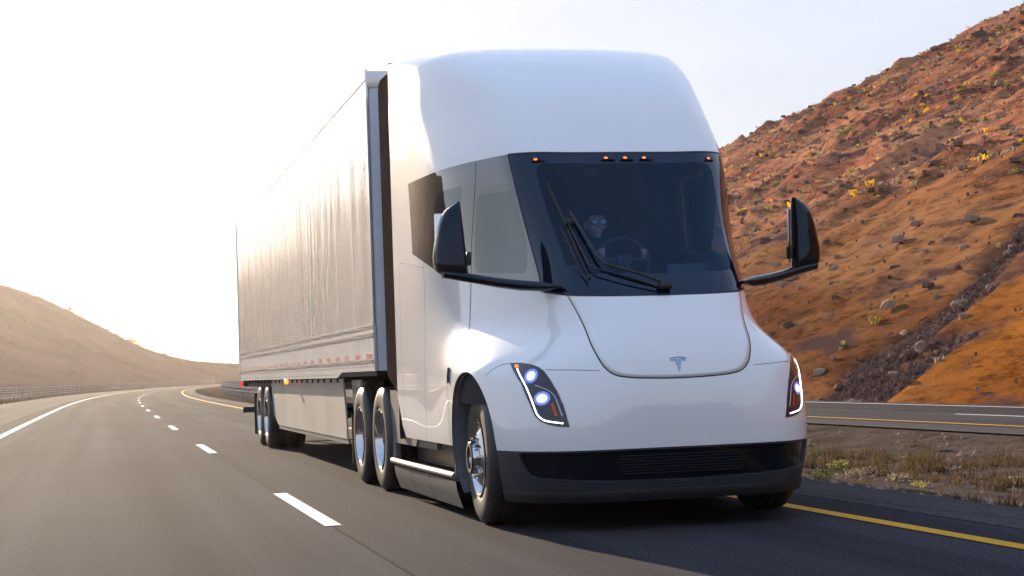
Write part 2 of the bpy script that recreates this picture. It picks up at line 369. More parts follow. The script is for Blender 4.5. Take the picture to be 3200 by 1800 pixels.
def grid_mesh(name, X, Y, Z, m, n):
    co = np.stack([X, Y, Z], -1).reshape(-1, 3); rows = X.shape[0]
    i = (np.arange(rows-1)[:, None]*n+np.arange(n-1)[None, :]).ravel()
    q = np.stack([i, i+1, i+n+1, i+n], 1)
    me = bpy.data.meshes.new(name); me.vertices.add(len(co)); me.vertices.foreach_set('co', co.ravel())
    me.loops.add(q.size); me.loops.foreach_set('vertex_index', q.ravel().astype(np.int32))
    me.polygons.add(len(q)); me.polygons.foreach_set('loop_start', (np.arange(len(q))*4).astype(np.int32)); me.polygons.foreach_set('loop_total', np.full(len(q), 4, np.int32))
    me.update(calc_edges=True); me.validate(); me.shade_smooth(); me.materials.append(m)
    o = bpy.data.objects.new(name, me); COL.objects.link(o); return o

def hill_mat(name, far=False):
    m = bpy.data.materials.new(name); m.use_nodes = True; n = m.node_tree.nodes; l = m.node_tree.links; p = n['Principled BSDF']
    p.inputs['Roughness'].default_value = .95; p.inputs['Specular IOR Level'].default_value = .15
    tc = n.new('ShaderNodeTexCoord')
    def noise(sc, st=(1, 1, 1), det=6, ro=.6):
        mp = n.new('ShaderNodeMapping'); mp.inputs['Scale'].default_value = st; l.new(tc.outputs['Object'], mp.inputs[0])
        t = n.new('ShaderNodeTexNoise'); t.inputs['Scale'].default_value = sc; t.inputs['Detail'].default_value = det; t.inputs['Roughness'].default_value = ro
        l.new(mp.outputs[0], t.inputs['Vector']); return t.outputs['Fac']
    def ramp(f, stops):
        r = n.new('ShaderNodeValToRGB'); e = r.color_ramp.elements
        while len(e) < len(stops): e.new(.5)
        for q, (pos, c) in zip(e, stops): q.position = pos; q.color = (*c, 1)
        l.new(f, r.inputs[0]); return r.outputs[0]
    def mix(f, a, b, bt='MIX'):
        q = n.new('ShaderNodeMix'); q.data_type = 'RGBA'; q.blend_type = bt
        if isinstance(f, float): q.inputs[0].default_value = f
        else: l.new(f, q.inputs[0])
        for s, v in ((6, a), (7, b)):
            if isinstance(v, tuple): q.inputs[s].default_value = (*v, 1)
            else: l.new(v, q.inputs[s])
        return q.outputs[2]
    def mrange(f, a, b, c=0., d=1.):
        q = n.new('ShaderNodeMapRange'); l.new(f, q.inputs[0])
        for i, v in enumerate((a, b, c, d)): q.inputs[1+i].default_value = v
        return q.outputs[0]
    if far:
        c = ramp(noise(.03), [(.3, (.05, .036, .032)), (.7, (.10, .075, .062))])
    else:
        sx = n.new('ShaderNodeSeparateXYZ'); l.new(tc.outputs['Object'], sx.inputs[0])
        up = ramp(noise(.10, (1.5, .35, 1.5)), [(.30, (.16, .062, .05)), (.48, (.46, .19, .105)), (.66, (.68, .34, .19))])
        bank = ramp(noise(.13, (1, .4, 1.6)), [(.3, (.20, .08, .03)), (.45, (.36, .14, .035)), (.6, (.48, .19, .035)), (.74, (.30, .17, .10))])
        brown = ramp(noise(.16, (1, .4, 1.6)), [(.3, (.11, .05, .028)), (.46, (.26, .115, .046)), (.6, (.33, .165, .08)), (.75, (.20, .14, .12))])
        ym = n.new('ShaderNodeMath'); ym.operation = 'MULTIPLY_ADD'; l.new(noise(.35, (1, 1, 1), 4), ym.inputs[0]); ym.inputs[1].default_value = 9.0; l.new(sx.outputs['Y'], ym.inputs[2])
        xm = n.new('ShaderNodeMath'); xm.operation = 'MULTIPLY_ADD'; l.new(sx.outputs['X'], xm.inputs[0]); xm.inputs[1].default_value = -.62; l.new(ym.outputs[0], xm.inputs[2])
        bank = mix(mrange(xm.outputs[0], 18.5, 24.5), bank, brown)
        hmask = mrange(sx.outputs['Z'], 6.0, 10.5)
        c = mix(hmask, bank, up)
        c = mix(1.0, c, ramp(noise(.045, (1.6, .30, 2.2), 5, .6), [(.36, (.50, .42, .46)), (.50, (.92, .90, .90)), (.64, (1.12, 1.10, 1.06))]), 'MULTIPLY')
        c = mix(mrange(noise(.9, (1.4, .5, 2)), .42, .66, .55, 1.15), (0, 0, 0), c, 'MULTIPLY') if False else c
        k = ramp(noise(1.5, (1.4, .55, 2), 10, .74), [(.36, (.36, .32, .33)), (.5, (.95, .93, .92)), (.72, (1.22, 1.16, 1.1))])
        c = mix(1.0, c, k, 'MULTIPLY')
        dark = mrange(noise(.28, (1.2, .45, 1.8), 7, .7), .535, .62)
        c = mix(dark, c, (.085, .048, .045))
        at = n.new('ShaderNodeAttribute'); at.attribute_name = 'rubble'
        c = mix(at.outputs['Fac'], c, ramp(noise(3.0), [(.35, (.05, .028, .026)), (.65, (.15, .088, .07))]))
        grass = mrange(noise(.45, (1, .6, 1), 5, .7), .60, .70, 0, .55)
        c = mix(grass, c, (.30, .20, .07))
    l.new(c, p.inputs['Base Color'])
    b1 = n.new('ShaderNodeBump'); b1.inputs['Strength'].default_value = .9; b1.inputs['Distance'].default_value = .22 if not far else 2.0
    l.new(noise(1.9 if not far else .15, (1.3, .6, 1.6), 10, .76), b1.inputs['Height']); l.new(b1.outputs[0], p.inputs['Normal'])
    return m
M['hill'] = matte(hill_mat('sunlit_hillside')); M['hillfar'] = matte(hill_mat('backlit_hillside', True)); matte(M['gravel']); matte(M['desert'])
CH = np.array([(14.6, 28.6), (15.6, 29.0), (16.6, 29.9), (17.5, 30.0), (18.6, 30.1), (20.1, 31.0), (22.1, 32.2), (25.0, 34.4), (28.0, 37.0)])
def chute_dist(d, y):
    best = np.full(np.shape(d), 1e9); pos = np.zeros(np.shape(d))
    for k in range(len(CH)-1):
        a, b = CH[k], CH[k+1]; t = np.clip(((d-a[0])*(b[0]-a[0])+(y-a[1])*(b[1]-a[1]))/((b-a)@(b-a)), 0, 1)
        q = np.hypot(d-a[0]-t*(b[0]-a[0]), y-a[1]-t*(b[1]-a[1])); pos = np.where(q < best, k+t, pos); best = np.minimum(best, q)
    return best, pos
cd_, cp_ = chute_dist(D, Y); wch = np.interp(cp_, [0, 3, 8], [2.7, 1.6, 1.1])*(1+.9*fbm(D*.8, Y*.8, 3, 151))
rub = np.clip((wch-cd_)/.8+.5*fbm(D*2.2, Y*2.2, 3, 171), 0, 1); toe = np.clip(1-(D-14.7)/.55, 0, 1)*np.clip(.55+1.6*fbm(Y*.5, D, 3, 161), 0, 1)*(Y > 27)
rub = np.maximum(rub, toe*.8); Z = Z-.18*rub
hill = tag(grid_mesh('rocky_hill', X, Y, Z, M['hill'], n), kind='structure')
_a = hill.data.attributes.new('rubble', 'FLOAT', 'POINT'); _a.data.foreach_set('value', rub.ravel().astype(np.float32))

# ------------------------------------------------------------------ the backlit hill on the left
_az = np.array([-30, -20, -14, -11, -8.2, -4.6, -2.9, -1.4, .16, 1.2, 2.06, 3.0, 3.65, 4.6, 8, 14, 20])
_rr = np.array([250, 330, 390, 420, 450, 520, 570, 590, 600, 610, 620, 640, 650, 680, 720, 760, 800])
_ee = np.array([.16, .17, .155, .14, .109, .067, .0585, .0475, .033, .0225, .0165, .0118, .0105, .009, .010, .012, .012])
_fr = np.array([60, 90, 130, 170, 215, 270, 310, 330, 365, 390, 420, 470, 520, 590, 640, 680, 720])
def left_hill():
    az = np.linspace(-30, 20, 360); r1 = np.interp(az, _az, _rr); e = np.interp(az, _az, _ee); r0 = np.interp(az, _az, _fr)
    k = np.ones(9)/9; e = np.convolve(np.pad(e, 4, 'edge'), k, 'valid')
    H = e*r1+1.14
    ts = np.r_[np.linspace(0, 1, 70), np.linspace(1.05, 1.8, 12)]
    A, T = np.meshgrid(R(1)*az, ts); RR = r0+(r1-r0)*T; HH = np.broadcast_to(H, T.shape)
    prof = np.where(T < 1, .25*T+.75*T**1.5, 1-.9*(T-1)**1.2)
    x = -3.92+RR*np.sin(A); y = -12.19+RR*np.cos(A)
    g = fbm(x*.02+.3, y*.016, 5, 111)
    z = -.3+HH*prof+g*HH*.15*np.clip(T*1.6, 0, 1)*np.where(T < 1, (1-T*.86), .14)+fbm(x*.1, y*.07, 4, 121)*(.04*HH*np.clip(T*3, 0, 1)+.0)*(1-.5*np.clip(T, 0, 1))
    # crags on the far left part of the ridge
    cr = np.clip((-3.3-np.degrees(A))/3, 0, 1); z = z+cr*np.abs(fbm(x*.07, y*.02, 4, 131))*10*np.clip(T*2-.6, 0, 1)*(T < 1.2)
    return x, y, z, az
x, y, z, az_ = left_hill()
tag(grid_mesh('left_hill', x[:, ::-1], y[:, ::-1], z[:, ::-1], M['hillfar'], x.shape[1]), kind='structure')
LH = (x, y, z, az_)
# low spur in front of it
sp_u = np.linspace(0, 1, 90); sp_t = np.linspace(-1, 1, 25)
U, T = np.meshgrid(sp_u, sp_t)
cx_ = -70+U*72; cy_ = 165+U*180
hgt = (7.0*(1-U)**1.15+.2)*(1-np.abs(T)**1.6)
xx = cx_+T*26*-.93*(1-.5*U); yy = cy_+T*26*.37*(1-.5*U); xx = np.minimum(xx, off(yy)-14.5)
zz = -.35+hgt+fbm(xx*.08, yy*.08, 4, 141)*.5*(1-np.abs(T))
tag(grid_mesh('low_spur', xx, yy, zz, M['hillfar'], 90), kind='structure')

# ------------------------------------------------------------------ the tractor's body surface
# control rows: bottom to roof; every row lists stations from the centre line round to the rear corner (x,y,z)
RE = 3.35
def crow(z,pts,zr=None):
    return [(p[0],p[1],p[2] if len(p)>2 else z) for p in pts]
ROWS=[
 crow(.20,[(0,-.85),(.40,-.845),(.73,-.80),(.93,-.64),(1.07,-.36),(1.17,.1),(1.20,1.2),(1.2,2.3),(1.2,RE)]),
 crow(.36,[(0,-.89),(.42,-.885),(.76,-.835),(.97,-.665),(1.11,-.37),(1.21,.1),(1.235,1.2),(1.235,2.3),(1.23,RE)]),
 crow(.56,[(0,-.915),(.43,-.91),(.78,-.855),(1.0,-.675),(1.145,-.37),(1.24,.1),(1.26,1.2),(1.256,2.3),(1.25,RE)]),
 crow(.80,[(0,-.93),(.43,-.92),(.775,-.86),(.985,-.70),(1.135,-.40),(1.255,.1),(1.262,1.2),(1.256,2.3),(1.25,RE)]),
 crow(1.0,[(0,-.92),(.43,-.905),(.76,-.83),(.955,-.69),(1.11,-.40),(1.255,.1),(1.262,1.2),(1.256,2.3),(1.25,RE)]),
 crow(1.15,[(0,-.885),(.42,-.865),(.73,-.79),(.915,-.66),(1.065,-.38),(1.225,.1),(1.258,1.2),(1.256,2.3),(1.25,RE)]),
 crow(1.28,[(0,-.83),(.40,-.81),(.685,-.71),(.84,-.555),(.965,-.30),(1.13,.15),(1.235,1.2),(1.255,2.3),(1.25,RE)]),
 crow(1.42,[(0,-.75),(.37,-.73),(.63,-.61),(.765,-.43),(.87,-.17),(1.03,.32),(1.205,1.25),(1.252,2.3),(1.25,RE)]),
 crow(1.65,[(0,-.60),(.36,-.58),(.60,-.49),(.735,-.31),(.83,-.05),(.99,.45),(1.185,1.35),(1.25,2.3),(1.25,RE)]),
 crow(2.10,[(0,-.265),(.37,-.245),(.62,-.17),(.765,0.0),(.86,.25),(1.02,.68),(1.20,1.45),(1.25,2.3),(1.25,RE)]),
 crow(2.75,[(0,.20),(.40,.205),(.68,.245),(.84,.38),(.93,.56),(1.06,.90),(1.22,1.60),(1.25,2.4),(1.25,RE)]),
 crow(3.2,[(0,.53),(.40,.54),(.69,.61),(.85,.78),(.945,.98),(1.07,1.32),(1.22,1.95),(1.25,2.55),(1.25,RE)]),
 crow(3.5,[(0,.88),(.39,.90),(.68,.99),(.86,1.14),(.97,1.34),(1.09,1.66),(1.215,2.2),(1.248,2.7),(1.25,RE)]),
 [(0,1.27,3.70),(.40,1.29,3.70),(.70,1.38,3.70),(.88,1.53,3.705),(1.0,1.72,3.71),(1.11,2.0,3.72),(1.20,2.46,3.76),(1.234,2.86,3.83),(1.247,RE,3.92)],
 [(0,1.75,3.845),(.36,1.77,3.845),(.64,1.85,3.85),(.82,1.98,3.86),(.93,2.15,3.87),(1.0,2.40,3.895),(1.06,2.72,3.94),(1.095,3.03,3.965),(1.12,RE,3.982)],
 [(0,2.3,3.928),(0,2.33,3.932),(0,2.4,3.94),(0,2.5,3.952),(0,2.6,3.962),(0,2.75,3.974),(0,2.95,3.985),(0,3.15,3.992),(0,RE,3.997)],
]
CP=np.array([[(-p[0],p[1],p[2]) for p in r[:0:-1]]+[tuple(p) for p in r] for r in ROWS],float)
NR,NC=CP.shape[:2]
UK=np.array([0,.4,.705,.94,1.219,1.68,2.591,3.523,4.505]); UK=np.r_[-UK[:0:-1],UK]
VK=np.array([0,.166,.368,.609,.811,.967,1.126,1.305,1.572,2.127,2.904,3.482,3.959,4.417,4.944,5.64])
def d2mat(t):
    n=len(t); A=np.eye(n); B=np.zeros((n,n))
    for i in range(1,n-1):
        a,b=t[i]-t[i-1],t[i+1]-t[i]
        A[i,i-1:i+2]=a,2*(a+b),b
        B[i,i-1:i+2]=6/a,-6/a-6/b,6/b
    return np.linalg.solve(A,B)
DU,DV=d2mat(UK),d2mat(VK)
def basis(t,K,D):
    t=np.asarray(t,float); i=np.clip(np.searchsorted(K,t)-1,0,len(K)-2)
    h=K[i+1]-K[i]; b=(t-K[i])/h; a=1-b
    I=np.eye(len(K))
    return a[:,None]*I[i]+b[:,None]*I[i+1]+((a**3-a)*h*h/6)[:,None]*D[i]+((b**3-b)*h*h/6)[:,None]*D[i+1]
def SF(u,v,off=0.0):
    u,v=np.broadcast_arrays(np.asarray(u,float),np.asarray(v,float)); sh=u.shape
    u=u.ravel();v=v.ravel()
    def ev(u,v): return np.einsum('ni,nj,ijk->nk',basis(v,VK,DV),basis(u,UK,DU),CP,optimize=True)
    p=ev(u,v)
    if np.any(off):
        e=2e-3
        du=ev(u+e,v)-ev(u-e,v); dv=ev(u,v+e)-ev(u,v-e)
        n=np.cross(du,dv); n/=np.linalg.norm(n,axis=1)[:,None]+1e-12
        p=p+n*np.broadcast_to(off,sh).ravel()[:,None]
    return p.reshape(sh+(3,))
_gu=np.linspace(UK[0],UK[-1],321); _gv=np.linspace(0,VK[-2],241)
_G=SF(_gu[None,:]+0*_gv[:,None],_gv[:,None]+0*_gu[None,:])
def uvfind(target,w,umin=-9,umax=9,vmax=None):
    """(u,v) whose point matches target on the axes weighted by w"""
    target=np.asarray(target,float);w=np.asarray(w,float)
    d=(((_G-target)*w)**2).sum(-1); d=np.where((_gu>=umin)&(_gu<=umax),d,9e9)
    if vmax: d=np.where((_gv<=vmax)[:,None],d,9e9)
    i=np.unravel_index(d.argmin(),d.shape); x=np.array([_gu[i[1]],_gv[i[0]]])
    for _ in range(12):
        f=(SF(x[0:1],x[1:2])[0]-target)*w; e=1e-4
        J=np.stack([(SF(x[0:1]+e,x[1:2])[0]-target)*w-f,(SF(x[0:1],x[1:2]+e)[0]-target)*w-f],1)/e
        x=x-np.linalg.lstsq(J,f,rcond=None)[0]*.9
    return x
def v_at_z(u,z):
    """row parameter where column u reaches height z (walls only)"""
    u=np.atleast_1d(np.asarray(u,float)); z=np.broadcast_to(np.asarray(z,float),u.shape)
    lo=np.zeros_like(u); hi=np.full_like(u,VK[13])
    for _ in range(34):
        m=(lo+hi)/2; up=SF(u,m)[:,2]<z
        lo=np.where(up,m,lo); hi=np.where(up,hi,m)
    return (lo+hi)/2

def dens(poly, closed=True, step=.03, smooth=False):
    P = [np.array(p, float) for p in poly]; n = len(P); out = []
    rngi = range(n if closed else n-1)
    for i in rngi:
        a, b = P[i], P[(i+1) % n]; k = max(1, int(np.ceil(np.linalg.norm(b-a)/step)))
        if smooth:
            p0 = P[(i-1) % n] if closed or i > 0 else a*2-b; p3 = P[(i+2) % n] if closed or i+2 < n else b*2-a
        for j in range(k):
            t = j/k
            if smooth: out.append(.5*((2*a)+(-p0+b)*t+(2*p0-5*a+4*b-p3)*t*t+(-p0+3*a-3*b+p3)*t**3))
            else: out.append(a+(b-a)*t)
    if not closed: out.append(P[-1])
    return np.array(out)
def mirror(poly): return [(-p[0], p[1]) for p in poly][::-1]
def round_poly(poly, r, k=5):
    P = [np.array(p, float) for p in poly]; n = len(P); out = []
    for i in range(n):
        a, b, c = P[i-1], P[i], P[(i+1) % n]; d1, d2 = np.linalg.norm(a-b), np.linalg.norm(c-b); q = min(r, .45*d1, .45*d2)
        s, e = b+(a-b)/d1*q, b+(c-b)/d2*q
        for t in np.linspace(0, 1, k): out.append((1-t)**2*s+2*t*(1-t)*b+t*t*e)
    return out
def area(P): P = np.asarray(P); return .5*np.sum(P[:, 0]*np.roll(P[:, 1], -1)-np.roll(P[:, 0], -1)*P[:, 1])
def fill_patch(name, outline, off_, m, parent, rings=8, edge=0., **k):
    """closed (u,v) outline laid on the body surface; edge > 0 adds a rim going back down to the surface"""
    C = np.asarray(outline); C = C if area(C) > 0 else C[::-1]; c = C.mean(0); N = len(C)
    ts = np.linspace(0, 1, rings+1)[1:]
    UV = np.concatenate([[c]]+[c+(C-c)*t for t in ts]); Vv = SF(UV[:, 0], UV[:, 1], off_)
    F = [(0, 1+j, 1+(j+1) % N) for j in range(N)]
    for i in range(rings-1):
        a = 1+i*N; F += [(a+j, a+N+j, a+N+(j+1) % N, a+(j+1) % N) for j in range(N)]
    if edge:
        a = 1+(rings-1)*N; b = len(Vv); Vv = np.concatenate([Vv, SF(C[:, 0], C[:, 1], off_-edge)])
        F += [(a+j, b+j, b+(j+1) % N, a+(j+1) % N) for j in range(N)]
    return mesh_obj(name, Vv, F, m, parent, **k)
def ring_patch(name, outer, inner, off_, m, parent, rings=4, depth=0., depth_out=0., **k):
    A, B = np.asarray(outer), np.asarray(inner); N = len(A)
    UV = np.concatenate([A+(B-A)*t for t in np.linspace(0, 1, rings+1)]); Vv = SF(UV[:, 0], UV[:, 1], off_)
    sg = area(A) > 0; F = []
    for i in range(rings):
        a = i*N; F += [(a+j, a+(j+1) % N, a+N+(j+1) % N, a+N+j) for j in range(N)]
    if depth:
        a = rings*N; b = len(Vv); Vv = np.concatenate([Vv, SF(B[:, 0], B[:, 1], off_-depth)]); F += [(a+j, a+(j+1) % N, b+(j+1) % N, b+j) for j in range(N)]
    if depth_out:
        b = len(Vv); Vv = np.concatenate([Vv, SF(A[:, 0], A[:, 1], off_-depth_out)]); F += [(b+j, b+(j+1) % N, (j+1) % N, j) for j in range(N)]
    if not sg: F = [f[::-1] for f in F]
    return mesh_obj(name, Vv, F, m, parent, **k)
def strip(name, line, wd, off_, m, parent, closed=False, step=.02, smooth=False, rise=0):
    P = dens(line, closed, step, smooth); n = len(P)
    T = (np.roll(P, -1, 0)-np.roll(P, 1, 0)) if closed else np.gradient(P, axis=0)
    T = T/np.linalg.norm(T, axis=1)[:, None]; Nn = np.stack([-T[:, 1], T[:, 0]], 1)*wd/2
    k = 3 if rise else 1
    rows = [P+Nn*s for s in ((1, .5, -.5, -1) if rise else (1, -1))]
    offs = (off_, off_+rise, off_+rise, off_) if rise else (off_, off_)
    Vv = np.concatenate([SF(r_[:, 0], r_[:, 1], o_) for r_, o_ in zip(rows, offs)])
    F = [(i*n+j, (i+1)*n+j, (i+1)*n+(j+1) % n, i*n+(j+1) % n) for i in range(len(rows)-1) for j in range(n if closed else n-1)]
    return mesh_obj(name, Vv, F, m, parent)
def cols_patch(name, us, vlo, vhi, n, m, parent, off_=0., **k):
    us = np.asarray(us); t = np.linspace(0, 1, n+1)
    U = np.broadcast_to(us, (n+1, len(us))); Vp = vlo+(vhi-vlo)*t[:, None]
    P = SF(U, Vp, off_).reshape(-1, 3); c = len(us)
    F = [(i*c+j, i*c+j+1, (i+1)*c+j+1, (i+1)*c+j) for i in range(n) for j in range(c-1)]
    return mesh_obj(name, P, F, m, parent, **k)

truck = empty('semi_truck', (0, 0, 0), 'white electric semi truck tractor with a wraparound black windshield and lit headlights', 'truck')
UE = 3.57
_lu = [0, .41, .75, 1.09, 1.493, 1.94, 2.535, 3.125, 3.57, 3.7]; _lv = [1.548, 1.552, 1.569, 1.632, 1.728, 1.800, 1.905, 2.085, 2.205, 2.23]
_tu = [0, .45, .9, 1.5, 2.77, 3.6]; _tv = [2.902, 2.902, 2.922, 2.925, 2.918, 2.938]
def smooth_tab(u, a, b):
    s = 0
    for k in (-.1, -.05, 0, .05, .1): s = s+np.interp(np.abs(np.abs(u)+k), a, b)
    return s/5
vlow = lambda u: smooth_tab(np.asarray(u, float), _lu, _lv)
vtop = lambda u: smooth_tab(np.asarray(u, float), _tu, _tv)
AY, AZ, AA, AB = .285, .50, .565, .63                 # wheel arch: centre y, z and half axes
Z_BUMP = .565
def v_bottom(us):
    """lower edge of the white body for every column: bumper top, wheel arch, door bottom, rear cut"""
    v = v_at_z(us, Z_BUMP); y = SF(us, v)[:, 1]
    lo, hi = v.copy(), np.full_like(v, v_at_z([1.5], 1.30)[0])
    f = lambda q: ((SF(us, q)[:, 1]-AY)/AA)**2+((SF(us, q)[:, 2]-AZ)/AB)**2-1
    inside = (f(v) < 0) & (np.abs(us) < 3.2)
    for _ in range(30):
        m_ = (lo+hi)/2; ins = f(m_) < 0; lo = np.where(ins, m_, lo); hi = np.where(ins, hi, m_)
    v = np.where(inside, (lo+hi)/2, v)
    vr = v_at_z(us, np.interp(y, [2.93, 3.0, 3.1, 3.35], [Z_BUMP, .60, .66, .92])); return np.where(y > 2.93, vr, v)
us = np.linspace(UK[0], UK[-1], 440)
# columns at the two ends of each arch and at the end of the window band
fr = np.linspace(0, 4.5, 9000); ff = ((SF(fr, v_at_z(fr, Z_BUMP))[:, 1]-AY)/AA)**2+((Z_BUMP-AZ)/AB)**2-1
ia = np.where(ff < 0)[0]; ua, ub = fr[ia[0]], fr[ia[-1]]
extra = [ua-.0015, ua+.0008, ua+.006, ua+.015, ub+.0015, ub-.0008, ub-.006, ub-.015, UE-.001, UE+.001, UK[-1]-.004]
us = np.unique(np.r_[us, extra, [-e for e in extra]])
VM = 2.5
b_top = np.where(np.abs(us) <= UE, vlow(us), VM)
obj_body = cols_patch('body_shell', us, v_bottom(us), b_top, 56, M['paint'], truck, angle=180)
r_bot = np.where(np.abs(us) <= UE, vtop(us), VM)
cols_patch('roof_fairing', us, r_bot, np.full_like(us, VK[-1]), 44, M['paint'], truck, angle=180)
# dark inner lining of the cab, a few centimetres inside the skin
us2 = us[::3]
ok = np.abs(us2) <= UE
cols_patch('roof_lining', us2, np.where(ok, vtop(us2)+.02, VM-.1), np.full_like(us2, VK[-1]), 24, M['lining'], truck, off_=-.05)
cols_patch('side_lining', us2, np.full_like(us2, .7), np.where(ok, vlow(us2)-.02, VM), 12, M['lining'], truck, off_=-.05)
mb = MB(); e_ = SF(np.full(60, UK[-1]), np.linspace(.35, VK[-1], 60)); ring = [(p[0], p[2]) for p in e_]+[(-p[0], p[2]) for p in e_[::-1][1:]]
mb.prism(ring, 1, 3.30, 3.349); mb.build('rear_wall', M['lining'], truck)
mb = MB(); mb.box((0, 1.6, 1.02), (2.2, 3.3, .06)); mb.build('cab_floor', M['lining'], truck)

# ---- glass band
def seg(f, a, b, n): t = np.linspace(0, 1, n, endpoint=False); return [f(a+(b-a)*q) for q in t]
def band(uL0, uL1, uR0, uR1, nb=40, ns=24):
    """outline between two slanted dividers: bottom, right, top, left; u*0 at the bottom, u*1 at the top"""
    g = -.003
    bot = [(u, float(vlow(u))+g) for u in np.linspace(uL0, uR0, nb, endpoint=False)]
    v0, v1 = float(vlow(uR0))+g, float(vtop(uR1))-g; rt = [(uR0+(uR1-uR0)*t, v0+(v1-v0)*t) for t in np.linspace(0, 1, ns, endpoint=False)]
    top = [(u, float(vtop(u))-g) for u in np.linspace(uR1, uL1, nb, endpoint=False)]
    v0, v1 = float(vtop(uL1))-g, float(vlow(uL0))+g; lf = [(uL1+(uL0-uL1)*t, v0+(v1-v0)*t) for t in np.linspace(0, 1, ns, endpoint=False)]
    return np.array(bot+rt+top+lf)
def resample(poly, n_list):
    """corner-to-corner resampling so that the counts match a band outline; poly: four corner polylines"""
    out = []
    for pl, n_ in zip(poly, n_list):
        P = np.array(pl, float); s = np.r_[0, np.cumsum(np.linalg.norm(np.diff(P, axis=0), axis=1))]; t = np.linspace(0, s[-1], n_, endpoint=False)
        out += [(np.interp(q, s, P[:, 0]), np.interp(q, s, P[:, 1])) for q in t]
    return np.array(out)
def arcpts(c0, c1, c2, k=6): return [((1-t)**2*c0[0]+2*t*(1-t)*c1[0]+t*t*c2[0], (1-t)**2*c0[1]+2*t*(1-t)*c1[1]+t*t*c2[1]) for t in np.linspace(0, 1, k)]
AP0, AP1 = 1.045, .955
outer = band(-AP0, -AP1, AP0, AP1, 64, 30)
pb, pt = .735, .735
inner = resample([arcpts((-.735, 1.86), (-.74, 1.758), (-.63, 1.752))[3:]+[(0, 1.735)]+arcpts((.63, 1.752), (.74, 1.758), (.735, 1.86))[:3],
                  arcpts((.63, 1.752), (.74, 1.758), (.735, 1.86))[2:]+[(.745, 2.3)]+arcpts((.738, 2.70), (.735, 2.80), (.64, 2.805))[:3],
                  arcpts((.738, 2.70), (.735, 2.80), (.64, 2.805))[2:]+[(0, 2.795)]+arcpts((-.64, 2.805), (-.735, 2.80), (-.738, 2.70))[:3],
                  arcpts((-.64, 2.805), (-.735, 2.80), (-.738, 2.70))[2:]+[(-.745, 2.3)]+arcpts((-.735, 1.86), (-.74, 1.758), (-.63, 1.752))[:4]], [64, 30, 64, 30])
ws = ring_patch('windshield', outer, inner, 0.002, M['frit'], truck, 6, angle=180)
fill_patch('glass_pane', inner, .0015, M['wind'], ws, 10, angle=180)
strip('windshield_seal', outer, .014, .0035, M['gap'], truck, closed=True)
def both(f):
    f(lambda p: p); f(mirror)
def side_band(name, u, pane, label=None):
    for mir in (False, True):
        o = band(*u, 30, 24)
        if mir: o = np.array(mirror(o))
        if pane is None: fill_patch(name, o, .002, M['fritside'], truck, 8, angle=180); continue
        q = round_poly(pane, .07); n_ = len(o); P = dens(q, True, .012); s = np.r_[0, np.cumsum(np.linalg.norm(np.diff(np.r_[P, P[:1]], axis=0), axis=1))]
        # pane points matched to the frame by direction from the pane centre
        oo = band(*u, 30, 24); c = np.array(pane, float).mean(0)
        ang = np.unwrap(np.arctan2(oo[:, 1]-c[1], oo[:, 0]-c[0])); pa = np.arctan2(P[:, 1]-c[1], P[:, 0]-c[0]); od = np.argsort(pa)
        pa, Q = pa[od], P[od]; pa = np.r_[pa-2*np.pi, pa, pa+2*np.pi]; Q = np.r_[Q, Q, Q]; aw = (ang+np.pi) % (2*np.pi)-np.pi
        inn = np.stack([np.interp(aw, pa, Q[:, 0]), np.interp(aw, pa, Q[:, 1])], 1)
        if mir: inn = np.array([(-p[0], p[1]) for p in inn])[::-1]
        wf = ring_patch(name, o, inn, .002, M['fritside'], truck, 6, angle=180); fill_patch('glass_pane', inn, .0015, M['side'], wf, 8, angle=180)
        ci = inn.mean(0); ring_patch('window_trim', ci+(o-ci)*1.06, ci+(inn-ci)*.97, -.010, M['lining'], wf, 5, angle=180)
side_band('door_window', (AP0+.008, AP1+.008, 1.955, 1.507), [(1.19, 1.80), (1.86, 1.865), (1.60, 2.60), (1.02, 2.585), (1.065, 2.03)])
side_band('rear_side_window', (1.963, 1.515, 3.125, 2.777), [(2.20, 1.99), (2.86, 2.12), (2.50, 2.715), (1.83, 2.712)])
side_band('corner_window', (3.133, 2.785, 3.576, 3.576), None)

